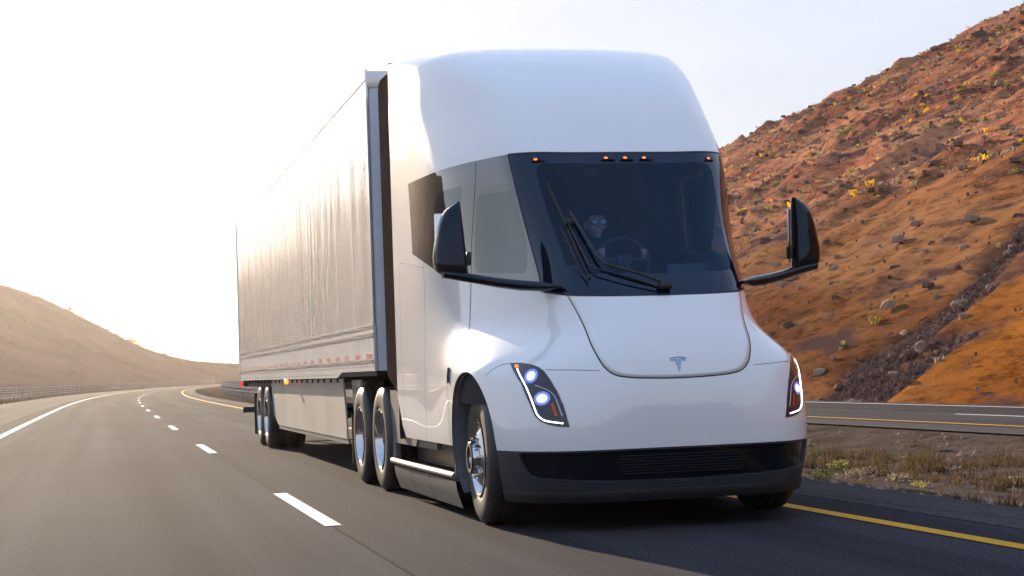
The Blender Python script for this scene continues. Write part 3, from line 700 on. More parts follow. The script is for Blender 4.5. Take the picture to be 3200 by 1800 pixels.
# ---- shut lines
strip('hood_gap', [(-.79, 1.572), (-.664, 1.309), (-.585, 1.12), (-.527, .995), (-.490, .935), (-.435, .888), (-.35, .866), (-.2, .854), (0, .849), (.2, .854), (.35, .866), (.435, .888), (.490, .935), (.527, .995), (.585, 1.12), (.664, 1.309), (.79, 1.572)], .009, .0012, M['gap'], truck, smooth=True)
hood = dens([(-.784, 1.566), (-.658, 1.309), (-.579, 1.12), (-.521, .997), (-.485, .939), (-.432, .894), (-.35, .872), (-.2, .860), (0, .855), (.2, .860), (.35, .872), (.432, .894), (.485, .939), (.521, .997), (.579, 1.12), (.658, 1.309), (.784, 1.566)], False, .03, True)
hood = np.r_[hood, [(u, float(vlow(u))-.006) for u in np.linspace(.78, -.78, 40)]]
fill_patch('hood', hood, .003, M['paint'], truck, 16, edge=.003, angle=180)
for s in (1, -1):
    mr = (lambda l: l) if s > 0 else mirror
    strip('panel_gap', mr([(.53, .921), (.70, .931), (.91, .941)]), .0035, .001, M['gap'], truck, smooth=True)
    strip('panel_gap', mr([(1.245, 1.0), (1.33, .995), (1.42, .965), (1.50, .905)]), .0035, .001, M['gap'], truck, smooth=True)
    d1 = [(u, v) for u, v in [(2.785, 2.905), (2.93, 2.5), (3.04, 2.30), (3.13, 2.09), (3.17, 1.7), (3.198, 1.313), (3.21, .8), (3.221, .385)]]
    strip('door_gap', mr(d1[3:]), .008, .0016, M['gap'], truck, smooth=True)
    strip('door_gap', mr([(1.965, 1.79), (2.03, 1.6), (2.07, 1.42), (2.10, 1.20)]), .007, .0016, M['gap'], truck, smooth=True)
    strip('door_gap', mr([(2.10, 1.20), (2.20, 1.03), (2.33, .93), (2.36, .85), (2.36, .385)]), .006, .0016, M['gap'], truck, smooth=True)
    dl = [(1.985, 1.785), (2.05, 1.6), (2.09, 1.42), (2.12, 1.20), (2.215, 1.04), (2.345, .935), (2.372, .85), (2.372, .392), (3.208, .392), (3.198, .8), (3.186, 1.313), (3.158, 1.7)]+[(u, float(vlow(u))-.008) for u in np.linspace(3.115, 2.02, 24)]
    fill_patch('door', dens(mr(dl), True, .03), .0007, M['paint'], truck, 14, angle=180)
    strip('panel_gap', mr([(3.13, 2.02), (3.6, 2.09), (4.19, 2.16), (4.235, 1.5), (4.235, 1.1), (4.16, .50), (4.12, .43)]), .006, .001, M['gap'], truck)
    strip('side_camera', mr([(2.315, .985), (2.31, .92), (2.295, .86)]), .035, .004, M['blackgloss'], truck, rise=.012)

# ---- bumper with its recessed lower grille
def yz(y, z): return uvfind((0, y, z), (0, 1, 1), 1.0, 2.6, 1.2)
rs = [yz(y, z) for y, z in [(-.235, .21), (-.245, .30), (-.255, .40), (-.27, .48), (-.283, Z_BUMP-.006)]]
uB, uT = rs[0][0], rs[-1][0]
nb, ns = 60, 16
o_bot = [(u, .004) for u in np.linspace(-uB, uB, 30)]; o_top = [(u, float(v_at_z([u], Z_BUMP-.006)[0])) for u in np.linspace(uT, -uT, 50)]
bump_o = resample([o_bot, rs, o_top, [(-p[0], p[1]) for p in rs[::-1]]], [nb, ns, nb, ns])
gi_r = [(.93, .180), (1.00, .195), (1.035, .24), (1.055, .30), (1.066, .355)]
zt = float(v_at_z([0.], Z_BUMP-.012)[0])
gi_t = [(u, float(v_at_z([u], Z_BUMP-.013)[0])) for u in np.linspace(1.066, -1.066, 40)]
gi_b = [(-.93, .180), (-.5, .152), (0, .142), (.5, .152), (.93, .180)]
bump_i = resample([gi_b, gi_r, gi_t, [(-p[0], p[1]) for p in gi_r[::-1]]], [nb, ns, nb, ns])
bumper = ring_patch('bumper', bump_o, bump_i, 0, M['plastic'], truck, 5, depth=.022, depth_out=.10, angle=35)
fill_patch('lower_grille', bump_i, -.022, M['blackgloss'], bumper, 10, angle=180)
for k in range(7):
    strip('grille_slat', [(-.42, .195+.021*k), (.42, .195+.021*k)], .008, -.021, M['darkplastic'], bumper, rise=.012)
strip('bumper_lip', [(u, .045) for u in np.linspace(-uB+.01, uB-.01, 30)], .085, .004, M['darkplastic'], truck, rise=.006)
strip('corner_slot', [(1.125, .30), (1.13, .35)], .014, .002, M['chrome'], bumper)

# ---- wheel arch liners
for s in (-1, 1):
    th = np.linspace(R(-28), R(208), 60); Vv = []
    for t in th:
        y_, z_ = AY+AA*math.cos(t), max(.18, AZ+AB*math.sin(t)); q = uvfind((0, y_, z_), (0, 1, 1), 1.0, 3.2, 1.4); p = SF([q[0]], [q[1]])[0]
        Vv += [(s*(p[0]-.001), p[1], p[2]), (s*(p[0]-.03), p[1], p[2]), (s*(p[0]-.035), AY+(p[1]-AY)*.985, AZ+(p[2]-AZ)*.985), (s*.62, AY+(p[1]-AY)*.985, AZ+(p[2]-AZ)*.985)]
    F = [(i*4+j, (i+1)*4+j, (i+1)*4+j+1, i*4+j+1) for i in range(59) for j in range(3)]
    if s > 0: F = [f[::-1] for f in F]
    mesh_obj('arch_liner', Vv, F, M['liner'], truck)
MB().box((0, .4, .75), (1.2, 2.2, .9)).build('front_underbody', M['chassis'], truck)

# ---- headlights
HLO = [(1.257, 1.003), (1.143, 1.001), (1.04, .986), (.965, .96), (.916, .93), (.858, .868), (.798, .785), (.754, .686), (.716, .538), (.778, .542), (.843, .556), (.899, .578), (.947, .617), (.991, .691), (1.091, .845)]
for s in (-1, 1):
    mr = (lambda l: l) if s > 0 else mirror
    hl = fill_patch('headlight', dens(mr(HLO), True, .012), .004, M['lampbody'], truck, 8, edge=.004, angle=60)
    hl['label'] = 'headlight with two bright bulbs and a white light strip'
    strip('light_strip', mr([(1.157, .954), (1.054, .837), (.999, .755), (.958, .68), (.934, .634), (.901, .602), (.858, .582), (.755, .564)]), .008, .006, M['led'], hl, smooth=True, rise=.003)
    strip('lens_edge', mr([(.968, .832), (.889, .805), (.833, .772), (.802, .726), (.761, .613)]), .005, .006, M['chrome'], hl, smooth=True, rise=.002)
    fill_patch('turn_reflector', dens(mr([(.84, .70), (.819, .705), (.788, .617), (.806, .614)]), True, .01), .007, M['orange'], hl, 3)
    fill_patch('amber_marker', dens(mr([(1.195, .985), (1.160, .984), (1.148, .963), (1.182, .963)]), True, .01), .007, M['amberdot'], hl, 3)
    c = lambda cu, cv, ru, rv: [(s*(cu+ru*math.cos(t)), cv+rv*math.sin(t)) for t in np.linspace(0, 2*math.pi, 24, endpoint=False)]
    fill_patch('bulb', c(1.015, .898, .023, .021), .008, M['bulb'] if s < 0 else M['chrome'], hl, 4)
    fill_patch('bulb', c(.905, .739, .028, .018), .008, M['bulb'], hl, 4)
    strip('reflector_bowl', c(1.015, .898, .030, .027), .014, .007, M['reflector2'] if s < 0 else M['chrome'], hl, closed=True, step=.01); strip('reflector_bowl', c(1.015, .898, .046, .041), .022, .0065, M['reflector'] if s < 0 else M['chrome'], hl, closed=True, step=.01)  # rings painting a halo round the bulb; the chrome ones do not glow
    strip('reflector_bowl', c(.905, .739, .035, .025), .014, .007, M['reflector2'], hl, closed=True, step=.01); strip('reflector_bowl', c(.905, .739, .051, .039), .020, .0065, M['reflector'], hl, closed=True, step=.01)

# ---- emblem on the hood: arched bar above a tapering T
em = empty('emblem', parent=truck); e0 = (.0, .950)
sc = .058
arcT = [(-1.02, .80), (-.6, .93), (0, .99), (.6, .93), (1.02, .80), (.98, .70), (.6, .80), (0, .85), (-.6, .80), (-.98, .70)]
body = [(-.93, .60), (-.60, .70), (-.26, .745), (0, .55), (.26, .745), (.60, .70), (.93, .60), (.84, .40), (.55, .47), (.36, .50), (.22, -.1), (.0, -1.0), (-.22, -.1), (-.36, .50), (-.55, .47), (-.84, .40)]
def emb(poly, name):
    P = [(e0[0]+x*sc, e0[1]+y*sc*.98) for x, y in poly]
    bm = bmesh.new(); n_ = len(P); top = SF(np.array(P)[:, 0], np.array(P)[:, 1], .0085); bot = SF(np.array(P)[:, 0], np.array(P)[:, 1], .002)
    a = [bm.verts.new(p) for p in top]; b = [bm.verts.new(p) for p in bot]; bm.faces.new(a)
    for i in range(n_): bm.faces.new((a[i], b[i], b[(i+1) % n_], a[(i+1) % n_]))
    bmesh.ops.triangulate(bm, faces=[f for f in bm.faces if len(f.verts) > 4]); bmesh.ops.recalc_face_normals(bm, faces=list(bm.faces))
    me = bpy.data.meshes.new(name); bm.to_mesh(me); bm.free(); me.materials.append(M['emblem']); o = bpy.data.objects.new(name, me); COL.objects.link(o); o.parent = em
emb(arcT, 'emblem_bar'); emb(body, 'emblem_stem')

# ---- marker lamps above the windshield
for u in (-.71, -.150, 0, .150, .71):
    v = 2.838; hw = .052
    lam = fill_patch('marker_lamp', dens([(u-hw*.7, v-.012), (u+hw*1.3, v-.014), (u+hw*.6, v+.020), (u-hw*.3, v+.020)], True, .01), .016, M['blackgloss'], truck, 3, edge=.014)
    fill_patch('bulb', [(u+.015*math.cos(t), v+.001+.010*math.sin(t)) for t in np.linspace(0, 2*math.pi, 16, endpoint=False)], .019, M['amberdot'], lam, 3)

# ---- wiper
def stube(name, uvs, r, off_, m, parent, n=6):
    P = dens(uvs, False, .04); o_ = off_ if np.isscalar(off_) else np.interp(np.linspace(0, 1, len(P)), np.linspace(0, 1, len(off_)), off_)
    return MB().tube(SF(P[:, 0], P[:, 1], o_), r, n).build(name, m, parent)
wp = empty('wiper', parent=truck)
stube('wiper_arm', [(.031, 1.60), (-.004, 1.635), (-.42, 1.80), (-.462, 1.877), (-.549, 2.252), (-.565, 2.315)], .010, [.03, .05, .05, .045, .04, .035], M['wiper'], wp)
stube('wiper_arm', [(.0, 1.58), (-.498, 1.755), (-.553, 1.807), (-.604, 2.192), (-.60, 2.26)], .007, [.03, .05, .05, .04, .035], M['wiper'], wp)
stube('wiper_blade', [(-.675, 2.619), (-.643, 2.382), (-.623, 2.193), (-.604, 1.935), (-.569, 1.70)], .009, .012, M['wiper'], wp)
stube('wiper_rod', [(-.676, 2.175), (-.661, 2.067), (-.633, 1.759), (-.594, 1.66)], .006, .03, M['wiper'], wp)
MB().box(SF([-.60], [2.22], .035)[0], (.07, .035, .05), .01).build('wiper_joint', M['wiper'], wp)
MB().box(SF([.02], [1.60], .03)[0], (.10, .05, .05), .015).build('wiper_pivot', M['wiper'], wp)

# ---- side mirrors on long arms
for s in (-1, 1):
    mrr = empty('side_mirror', parent=truck)
    # head: loft of rounded sections
    zs = np.linspace(0, 1, 15); Vv = []; NN = 24
    for t in zs:
        z_ = 1.845+.535*t; xi = 1.275+.035*t; xo = np.interp(t, [0, .08, .3, .7, .88, .96, 1], [1.46, 1.505, 1.512, 1.475, 1.44, 1.40, 1.335]); dep = np.interp(t, [0, .1, .6, .9, 1], [.17, .21, .19, .15, .07])
        for j in range(NN):
            a = 2*math.pi*j/NN; c_, s_ = math.cos(a), math.sin(a); e = .42
            xx_ = (xi+xo)/2+(xo-xi)/2*math.copysign(abs(c_)**e, c_); yy_ = .03+dep*(.5*math.copysign(abs(s_)**.75, s_))+.06*(xx_-1.28)/.23+.03*t
            Vv.append((s*xx_, yy_, z_-.05*t*(xx_-1.31)/.2))
    F = [(i*NN+j, i*NN+(j+1) % NN, (i+1)*NN+(j+1) % NN, (i+1)*NN+j) for i in range(14) for j in range(NN)]+[tuple(range(NN))[::-1], tuple(14*NN+j for j in range(NN))]
    if s < 0: F = [f[::-1] for f in F]
    mesh_obj('mirror_housing', Vv, F, M['blackgloss'], mrr, angle=50)
    MB().box((s*1.39, .155, 2.09), (.19, .012, .42), .005).build('mirror_glass', M['chrome'], mrr)
    MB().box((s*1.262, .05, 1.955), (.03, .08, .10), .008).build('mirror_camera', M['darkplastic'], mrr)
    # arm: flattened bar from the windshield corner outwards
    pts = [(.70, -.37, 1.715), (.80, -.31, 1.722), (.95, -.215, 1.740), (1.10, -.13, 1.768), (1.24, -.05, 1.803), (1.36, 0.0, 1.830), (1.46, .03, 1.848)]
    hh = [.012, .035, .038, .036, .035, .034, .030]; Vv = []; NN = 12
    for (x_, y_, z_), h_ in zip(pts, hh):
        for j in range(NN):
            a = 2*math.pi*j/NN; Vv.append((s*x_, y_+.055*math.cos(a), z_+h_*math.sin(a)))
    F = [(i*NN+j, i*NN+(j+1) % NN, (i+1)*NN+(j+1) % NN, (i+1)*NN+j) for i in range(6) for j in range(NN)]+[tuple(range(NN))[::-1], tuple(6*NN+j for j in range(NN))]
    if s > 0: F = [f[::-1] for f in F]
    mesh_obj('mirror_arm', Vv, F, M['blackgloss'], mrr, angle=60)

# ---- wheels
def tyre_mesh(wd, Rr, name='tyre'):
    p = [(.02, .28), (.006, .295), (.0, .34), (-.004, .40), (.004, .445), (.018, .472), (.035, .487), (.05, .4925)]
    for k in range(5):
        a = .05+(wd-.10)*k/4
        if 0 < k < 4: p += [(a-.006, .494), (a-.005, .482), (a+.005, .482), (a+.006, .494)]
    p += [(wd-.05, .4925), (wd-.035, .487), (wd-.018, .472), (wd-.004, .445), (wd+.004, .40), (wd, .34), (wd-.006, .295), (wd-.02, .28)]
    return [(a, r*Rr/.494) for a, r in p]
DISH = [(.016, .284), (-.002, .292), (-.004, .282), (.008, .272), (.03, .262), (.12, .256), (.150, .250), (.165, .225), (.168, .20), (.160, .13), (.150, .115), (.150, .075), (.09, .07), (.085, .06), (.05, .055), (.045, .04), (.043, .0)]
CONE = [(.016, .284), (-.002, .292), (-.004, .280), (.01, .270), (.035, .255), (.04, .24), (.02, .215), (-.002, .18), (-.012, .150), (-.014, .135), (-.012, .125), (-.03, .122), (-.055, .118), (-.06, .110), (-.058, .085), (-.03, .08), (-.028, .0)]
_wcache = {}
def wheel(parent, x_out, y, Rr, s, kind, turn=0):
    """s = -1 on the left of the picture; the outer face lies at s*x_out"""
    wh = empty('wheel', (s*x_out, y, Rr), parent=parent); wh.rotation_euler.z = turn
    key = (kind, s)
    if key not in _wcache:
        wd = .30 if kind == 'steer' else .27
        parts = []
        prof = tyre_mesh(wd, Rr)
        t = MB().lathe(prof, (0, 0, 0), 0, 64, -s)
        parts.append((t, 'tyre', 'rubber'))
        if kind != 'steer':
            t2 = MB().lathe([(a+.33, r) for a, r in prof], (0, 0, 0), 0, 48, -s); parts.append((t2, 'inner_tyre', 'rubber'))
        parts.append((MB().lathe(CONE if kind == 'steer' else DISH, (0, 0, 0), 0, 64, -s), 'rim', 'alu'))
        nb_ = 10; b = MB(); rr_ = .150 if kind == 'steer' else .165
        for k in range(nb_):
            a = 2*math.pi*k/nb_; ax = -.012 if kind == 'steer' else .165; b.tube([(-s*(ax), rr_*math.cos(a), rr_*math.sin(a)), (-s*(ax-.028), rr_*math.cos(a), rr_*math.sin(a))], .013, 6)
        parts.append((b, 'lug_nuts', 'chrome'))
        hub = MB().lathe([(-.058, .118), (-.066, .112), (-.066, .088), (-.056, .084), (-.02, .082), (-.015, .0)] if kind == 'steer' else [(.09, .068), (.042, .060), (.035, .05), (.032, .0)], (0, 0, 0), 0, 32, -s)
        parts.append((hub, 'hub_cap', 'darkplastic' if kind == 'steer' else 'chassis'))
        if kind == 'steer':
            hh_ = MB()
            for k in range(10):
                a = 2*math.pi*(k+.5)/10; hh_.lathe([(.031, .0), (.030, .019)], (0, .225*math.cos(a), .225*math.sin(a)), 0, 12, -s)
            parts.append((hh_, 'hand_holes', 'chassis'))
        obs = [q.build(nm, M[mk], wh) for q, nm, mk in parts]
        for o_ in obs:
            if o_.name.startswith(('lug_nuts', 'hand_holes')): o_['kind'] = 'stuff'
        _wcache[key] = obs
    else:
        for o_ in _wcache[key]:
            c_ = o_.copy(); COL.objects.link(c_); c_.parent = wh
    return wh
for s in (-1, 1): wheel(truck, 1.195, .27, .495, s, 'steer', R(-2.0))
for s in (-1, 1):
    for y_ in (4.46, 5.775): wheel(truck, 1.25, y_, .505, s, 'dual')
ch = MB(); ch.box((-.43, 3.6, .85), (.09, 6.0, .26)).box((.43, 3.6, .85), (.09, 6.0, .26))
for y_ in (4.46, 5.775): ch.box((0, y_, .505), (1.5, .22, .24), .04)
ch.box((0, .3, .42), (1.7, .18, .18), .03).box((0, 2.2, .62), (1.5, 2.6, .62), .05); ch.build('chassis_frame', M['chassis'], truck)
MB().box((0, 5.1, 1.04), (.95, 1.0, .09), .03).build('fifth_wheel', M['chassis'], truck)

# ---- steps, lower skirts and rear quarter panels
for s in (-1, 1):
    ys_ = [.86, 1.98, 2.84, 3.70]
    for a, b in zip(ys_[:-1], ys_[1:]):
        mb = MB(); Vv = []
        for y_ in np.linspace(a+.006, b-.006, 6):
            for z_, x_ in ((.075, 1.19), (.10, 1.20), (.18, 1.225), (.21, 1.235), (.285, 1.245), (.295, 1.20)): Vv.append((s*(x_-.0), y_, z_))
        F = [(i*6+j, (i+1)*6+j, (i+1)*6+j+1, i*6+j+1) for i in range(5) for j in range(5)]
        if s < 0: F = [f for f in F]
        else: F = [f[::-1] for f in F]
        mesh_obj('lower_skirt', Vv, F, M['stepskirt'], truck)
    st_ = empty('side_step', parent=truck)
    MB().box((s*1.10, 2.30, .305), (.22, 2.86, .022), .004).build('step_tread', M['darkplastic'], st_)
    MB().tube([(s*1.235, .93, .325), (s*1.245, 2.0, .325), (s*1.245, 3.0, .325), (s*1.24, 3.78, .325)], .028, 10).build('step_edge', M['stepedge'], st_)
    g = MB()
    for k in range(46): g.box((s*1.12, .98+.06*k, .320), (.16, .022, .010))
    tag(g.build('tread_ribs', M['chassis'], st_), kind='stuff')
    MB().box((s*1.0, 2.3, .43), (.02, 2.95, .28)).build('recess_panel', M['darkplastic'], truck)
    MB().box((s*1.225, .875, .44), (.035, .03, .25), .006).build('step_post', M['stepskirt'], truck)
    MB().prism([(2.75, .49), (3.80, .49), (3.80, .30), (3.98, .30), (4.03, .98), (3.62, .98), (3.30, 1.0), (2.6, .60)], 0, s*1.16, s*1.205).build('quarter_panel', M['stepskirt'], truck)
    MB().prism([(1.85, .49), (2.76, .49), (2.62, .60), (1.85, .60)], 0, s*1.15, s*1.19).build('quarter_panel', M['stepskirt'], truck)
    # rubber gap fairing behind the cab
    zz_ = np.linspace(0, 1, 12); pr = [(3.352, .95), (3.93, 1.12), (3.95, 3.82), (3.90, 3.90), (3.80, 3.925), (3.352, 3.915)]
    MB().prism(pr, 0, s*1.19, s*1.243).build('gap_fairing', M['extender'], truck)

# ---- inside the cab
mb = MB()
for (ya, wa, za), (yb, wb, zb) in zip([(-.40, .34, 1.58), (-.28, .50, 1.67), (-.05, .66, 1.73), (.25, .84, 1.74)], [(-.28, .50, 1.67), (-.05, .66, 1.73), (.25, .84, 1.74), (.34, .86, 1.60)]):
    mb.add([(-wa, ya, 1.3), (wa, ya, 1.3), (wa, ya, za), (-wa, ya, za), (-wb, yb, 1.3), (wb, yb, 1.3), (wb, yb, zb), (-wb, yb, zb)], [(0, 1, 2, 3), (7, 6, 5, 4), (3, 2, 6, 7), (1, 5, 6, 2), (0, 3, 7, 4)])
mb.build('dashboard', M['dash'], truck, angle=60)
for s in (-1, 1):
    MB().box((.08+s*.48, .36, 1.80), (.36, .03, .22), .012, Matrix.Rotation(-s*.35, 3, 'Z')).build('display', M['screen'], truck)
seat = empty('driver_seat', parent=truck)
MB().box((.0, 1.10, 1.43), (.54, .56, .16), .06).build('seat_cushion', M['seat'], seat)
MB().box((.0, 1.38, 1.83), (.52, .15, .72), .06, Matrix.Rotation(R(-8), 3, 'X')).build('seat_back', M['seat'], seat)
MB().box((.0, 1.40, 2.27), (.30, .10, .18), .04).build('headrest', M['seat'], seat)
MB().box((.0, 1.12, 1.19), (.40, .40, .30), .03).build('seat_base', M['chassis'], seat)
sw = empty('steering_wheel', (.075, .50, 1.955), parent=truck); sw.rotation_euler = (R(-28), 0, 0)
tp = [(.20*math.cos(t), 0, .20*math.sin(t)) for t in np.linspace(0, 2*math.pi, 41)]
MB().tube(tp, .016, 8, False).build('wheel_rim', M['dash'], sw)
MB().box((0, 0, 0), (.12, .04, .09), .02).tube([(-.19, 0, .0), (.19, 0, .0)], .014, 6).tube([(0, 0, 0), (0, 0, -.19)], .014, 6).build('spokes', M['dash'], sw)
MB().tube([(.075, .48, 1.95), (.075, .30, 1.68)], .03, 8).build('steering_column', M['dash'], truck)
MB().box((-.22, .33, 2.62), (.12, .02, .06), .01).build('camera_unit', M['darkplastic'], truck)

# ------------------------------------------------------------------ the box trailer
TF, TR_ = 4.33, 20.48
trailer = empty('semi_trailer', (0, TF, 0), 'long white box trailer with riveted polished sides coupled behind the truck', 'trailer')
def tp_(o): o.parent = trailer; o.matrix_parent_inverse = Matrix.Translation((0, -TF, 0)); return o
def sheet_mat():
    m = mat('trailer_side_sheet', (.92, .90, .86), .10, metal=.48)
    n = m.node_tree.nodes; l = m.node_tree.links; p = n['Principled BSDF']
    tc = n.new('ShaderNodeTexCoord'); mp = n.new('ShaderNodeMapping'); mp.inputs['Scale'].default_value = (1, 1, .10); l.new(tc.outputs['Object'], mp.inputs[0])
    a = n.new('ShaderNodeTexNoise'); a.inputs['Scale'].default_value = 2.6; a.inputs['Detail'].default_value = 3; l.new(mp.outputs[0], a.inputs['Vector'])
    b = n.new('ShaderNodeBump'); b.inputs['Strength'].default_value = .45; b.inputs['Distance'].default_value = .016; l.new(a.outputs['Fac'], b.inputs['Height'])
    l.new(b.outputs[0], p.inputs['Normal']); return m
M['sheet'] = sheet_mat()
NPAN = 13; pw = (TR_-TF)/NPAN
for s in (-1, 1):
    me = None
    for k in range(NPAN):
        mb = MB(); mb.box((s*1.290, TF+pw*(k+.5), 2.835), (.02, pw-.006, 2.41), .002)
        o = tp_(mb.build('side_panel', M['sheet'], None, smooth=False))
    mb = MB()
    for k in range(1, NPAN): mb.box((s*1.3005, TF+pw*k, 2.83), (.003, .045, 2.40))
    tag(tp_(mb.build('seam_battens', M['rail'], None, smooth=False)), kind='stuff')
    # rivets
    mb = MB()
    for k in range(NPAN*2):
        for z_ in np.arange(1.68, 4.0, .10): mb.box((s*1.3012, TF+pw*(k+.5)/2, z_), (.004, .010, .010))
    tag(tp_(mb.build('rivets', M['rivet'], None, smooth=False)), kind='stuff')
    tp_(MB().prism([(TF, 1.17), (6.65, 1.17), (7.05, 1.11), (TR_, 1.11), (TR_, 1.63), (TF, 1.63)], 0, s*1.275, s*1.300).build('lower_rail', M['rail'], None, smooth=False))
    for z_, h_ in ((1.605, .030), (1.525, .035), (1.268, .028)):
        tp_(MB().box((s*1.303, (TF+TR_)/2, z_), (.012, TR_-TF-.02, h_)).build('rail_trim', M['brightrail'], None, smooth=False))
    tp_(MB().box((s*1.296, (TF+TR_)/2, 4.07), (.02, TR_-TF, .11)).build('top_rail', M['sheet'], None, smooth=False))
    for k in range(21):
        y_ = TF+.30+k*.765
        tp_(MB().box((s*1.3025, y_, 1.318), (.004, .30, .044)).build('red_reflector', M['red'], None, smooth=False))
        if k < 20: tp_(MB().box((s*1.3025, y_+.383, 1.318), (.004, .42, .052)).build('white_reflector', M['white_ref'], None, smooth=False))
    mb = MB()
    for k in range(84):
        y_ = TF+.10+k*.19; mb.box((s*1.301, y_, 1.215), (.004, .035, .016))
        if y_ > 7.1: mb.box((s*1.301, y_+.09, 1.145), (.004, .03, .016))
    tag(tp_(mb.build('rail_rivets', M['chassis'], None, smooth=False)), kind='stuff')
# front wall with rounded edges, roof, floor, rear frame
pf = [(-1.28, TF+.06), (-1.268, TF+.02), (-1.23, TF), (1.23, TF), (1.268, TF+.02), (1.28, TF+.06)]
tp_(MB().prism(pf, 2, 1.17, 3.94).build('front_wall', M['frontwall'], None))
tp_(MB().box((0, TF+.05, 4.02), (2.59, .13, .16), .02).build('front_cap', M['rail'], None))
tp_(MB().box((0, (TF+TR_)/2, 4.10), (2.57, TR_-TF-.08, .03)).build('trailer_roof', M['frontwall'], None))
tp_(MB().box((0, (TF+TR_)/2, 1.15), (2.54, TR_-TF-.1, .06)).build('trailer_floor', M['chassis'], None))
tp_(MB().box((0, TR_-.03, 2.6), (2.58, .06, 2.98)).build('rear_doors', M['frontwall'], None))
for s in (-1, 1):
    tp_(MB().box((s*1.298, TR_-.02, 2.6), (.03, .05, 3.0), .004).build('rear_post', M['rail'], None))
    tp_(MB().box((s*1.27, TR_+.01, 1.04), (.05, .04, .09), .01).build('tail_lamp', M['tail'], None))
tp_(MB().ball((-1.305, 12.35, 1.075), (.035, .05, .038)).build('side_marker_lamp', M['amber'], None))
tp_(MB().ball((1.305, 12.35, 1.075), (.035, .05, .038)).build('side_marker_lamp', M['amber'], None))
fr_ = MB(); fr_.box((0, TR_-.08, 1.05), (2.5, .10, .10)).box((-.5, 17.2, .98), (.10, 5.4, .20)).box((.5, 17.2, .98), (.10, 5.4, .20)).box((-1.14, 17.7, 1.045), (.06, 5.2, .11)).box((1.14, 17.7, 1.045), (.06, 5.2, .11))
for y_ in np.arange(7.2, 20, .6): fr_.box((0, y_, 1.09), (2.4, .07, .07))
for y_ in (16.04, 17.29): fr_.box((0, y_, .505), (1.5, .15, .15), .03)
tp_(fr_.build('underframe', M['chassis'], None))
tp_(MB().box((0, 5.3, 1.13), (1.4, 1.6, .05)).build('coupler_plate', M['chassis'], None))
for s in (-1, 1):
    prs = [(15.75, 1.10), (15.45, .55), (14.75, .40), (7.15, .415), (7.40, 1.10)]
    cuts = [7.2, 9.35, 11.2, 13.05, 14.9, 15.75]
    # skirt cut into five panels, each a thin sheet with a bottom flange
    def clip(poly, a, b):
        def half(P, x0, keep):
            out = []
            for i in range(len(P)):
                p, q = P[i], P[(i+1) % len(P)]; ip, iq = keep*(p[0]-x0) >= 0, keep*(q[0]-x0) >= 0
                if ip: out.append(p)
                if ip != iq: t = (x0-p[0])/(q[0]-p[0]); out.append((x0, p[1]+t*(q[1]-p[1])))
            return out
        return half(half(poly, a, 1), b, -1)
    for a, b in zip(cuts[:-1], cuts[1:]):
        pl = clip(prs, a+.003, b-.003)
        if len(pl) > 2: tp_(MB().prism(pl, 0, s*1.165, s*1.185).build('skirt_panel', M['skirt'], None, smooth=False))
    tp_(MB().prism([(7.15, .36), (14.75, .345), (14.75, .40), (7.15, .415)], 0, s*1.15, s*1.175).build('skirt_flange', M['stepskirt'], None, smooth=False))
    lg = empty('landing_gear'); tp_(lg); lg.location = (0, 0, 0)
    plg = [(6.40, 1.08), (7.12, 1.08), (7.05, .80), (6.92, .56), (6.72, .52), (6.55, .80)]
    MB().prism(plg, 0, s*1.10, s*1.125).build('gear_plate', M['skirt'], lg, smooth=False)
    g = MB()
    for cy_, cz_, hy_, hz_ in ((6.55, .97, .03, .05), (6.75, .97, .045, .06), (6.95, .97, .03, .05), (6.70, .80, .025, .05), (6.86, .80, .025, .05), (6.75, .66, .02, .03)): g.lathe([(0, 1), (.001, 0)], (0, 0, 0), 0, 12, s); n_ = 12; k_ = len(g.V)-24; g.V[k_:] = [(s*1.127+x_*.1, cy_+y_*hy_, cz_+z_*hz_) for x_, y_, z_ in g.V[k_:]]
    g.build('gear_slots', M['chassis'], lg)
    MB().box((s*.95, 6.75, .72), (.13, .13, .7)).box((s*.95, 6.75, .345), (.3, .3, .03)).build('gear_leg', M['chassis'], lg)
    MB().tube([(s*1.13, 6.60, .60), (s*1.22, 6.42, .66)], .016, 6).build('gear_crank', M['alu'], lg)
    tp_(MB().box((s*.93, 6.42, .44), (.62, .02, .52)).build('mud_flap', M['rubber'], None))
    tp_(MB().box((s*.93, 18.35, .52), (.62, .02, .72)).build('mud_flap', M['rubber'], None))
tp_(MB().box((0, TR_-.12, .56), (2.55, .10, .11), .01).box((-.6, TR_-.12, .80), (.08, .06, .46)).box((.6, TR_-.12, .80), (.08, .06, .46)).build('underride_guard', M['chassis'], None))
for s in (-1, 1):
    for y_ in (16.04, 17.29):
        o = wheel(trailer, 1.25, y_, .505, s, 'dual'); o.matrix_parent_inverse = Matrix.Translation((0, -TF, 0))

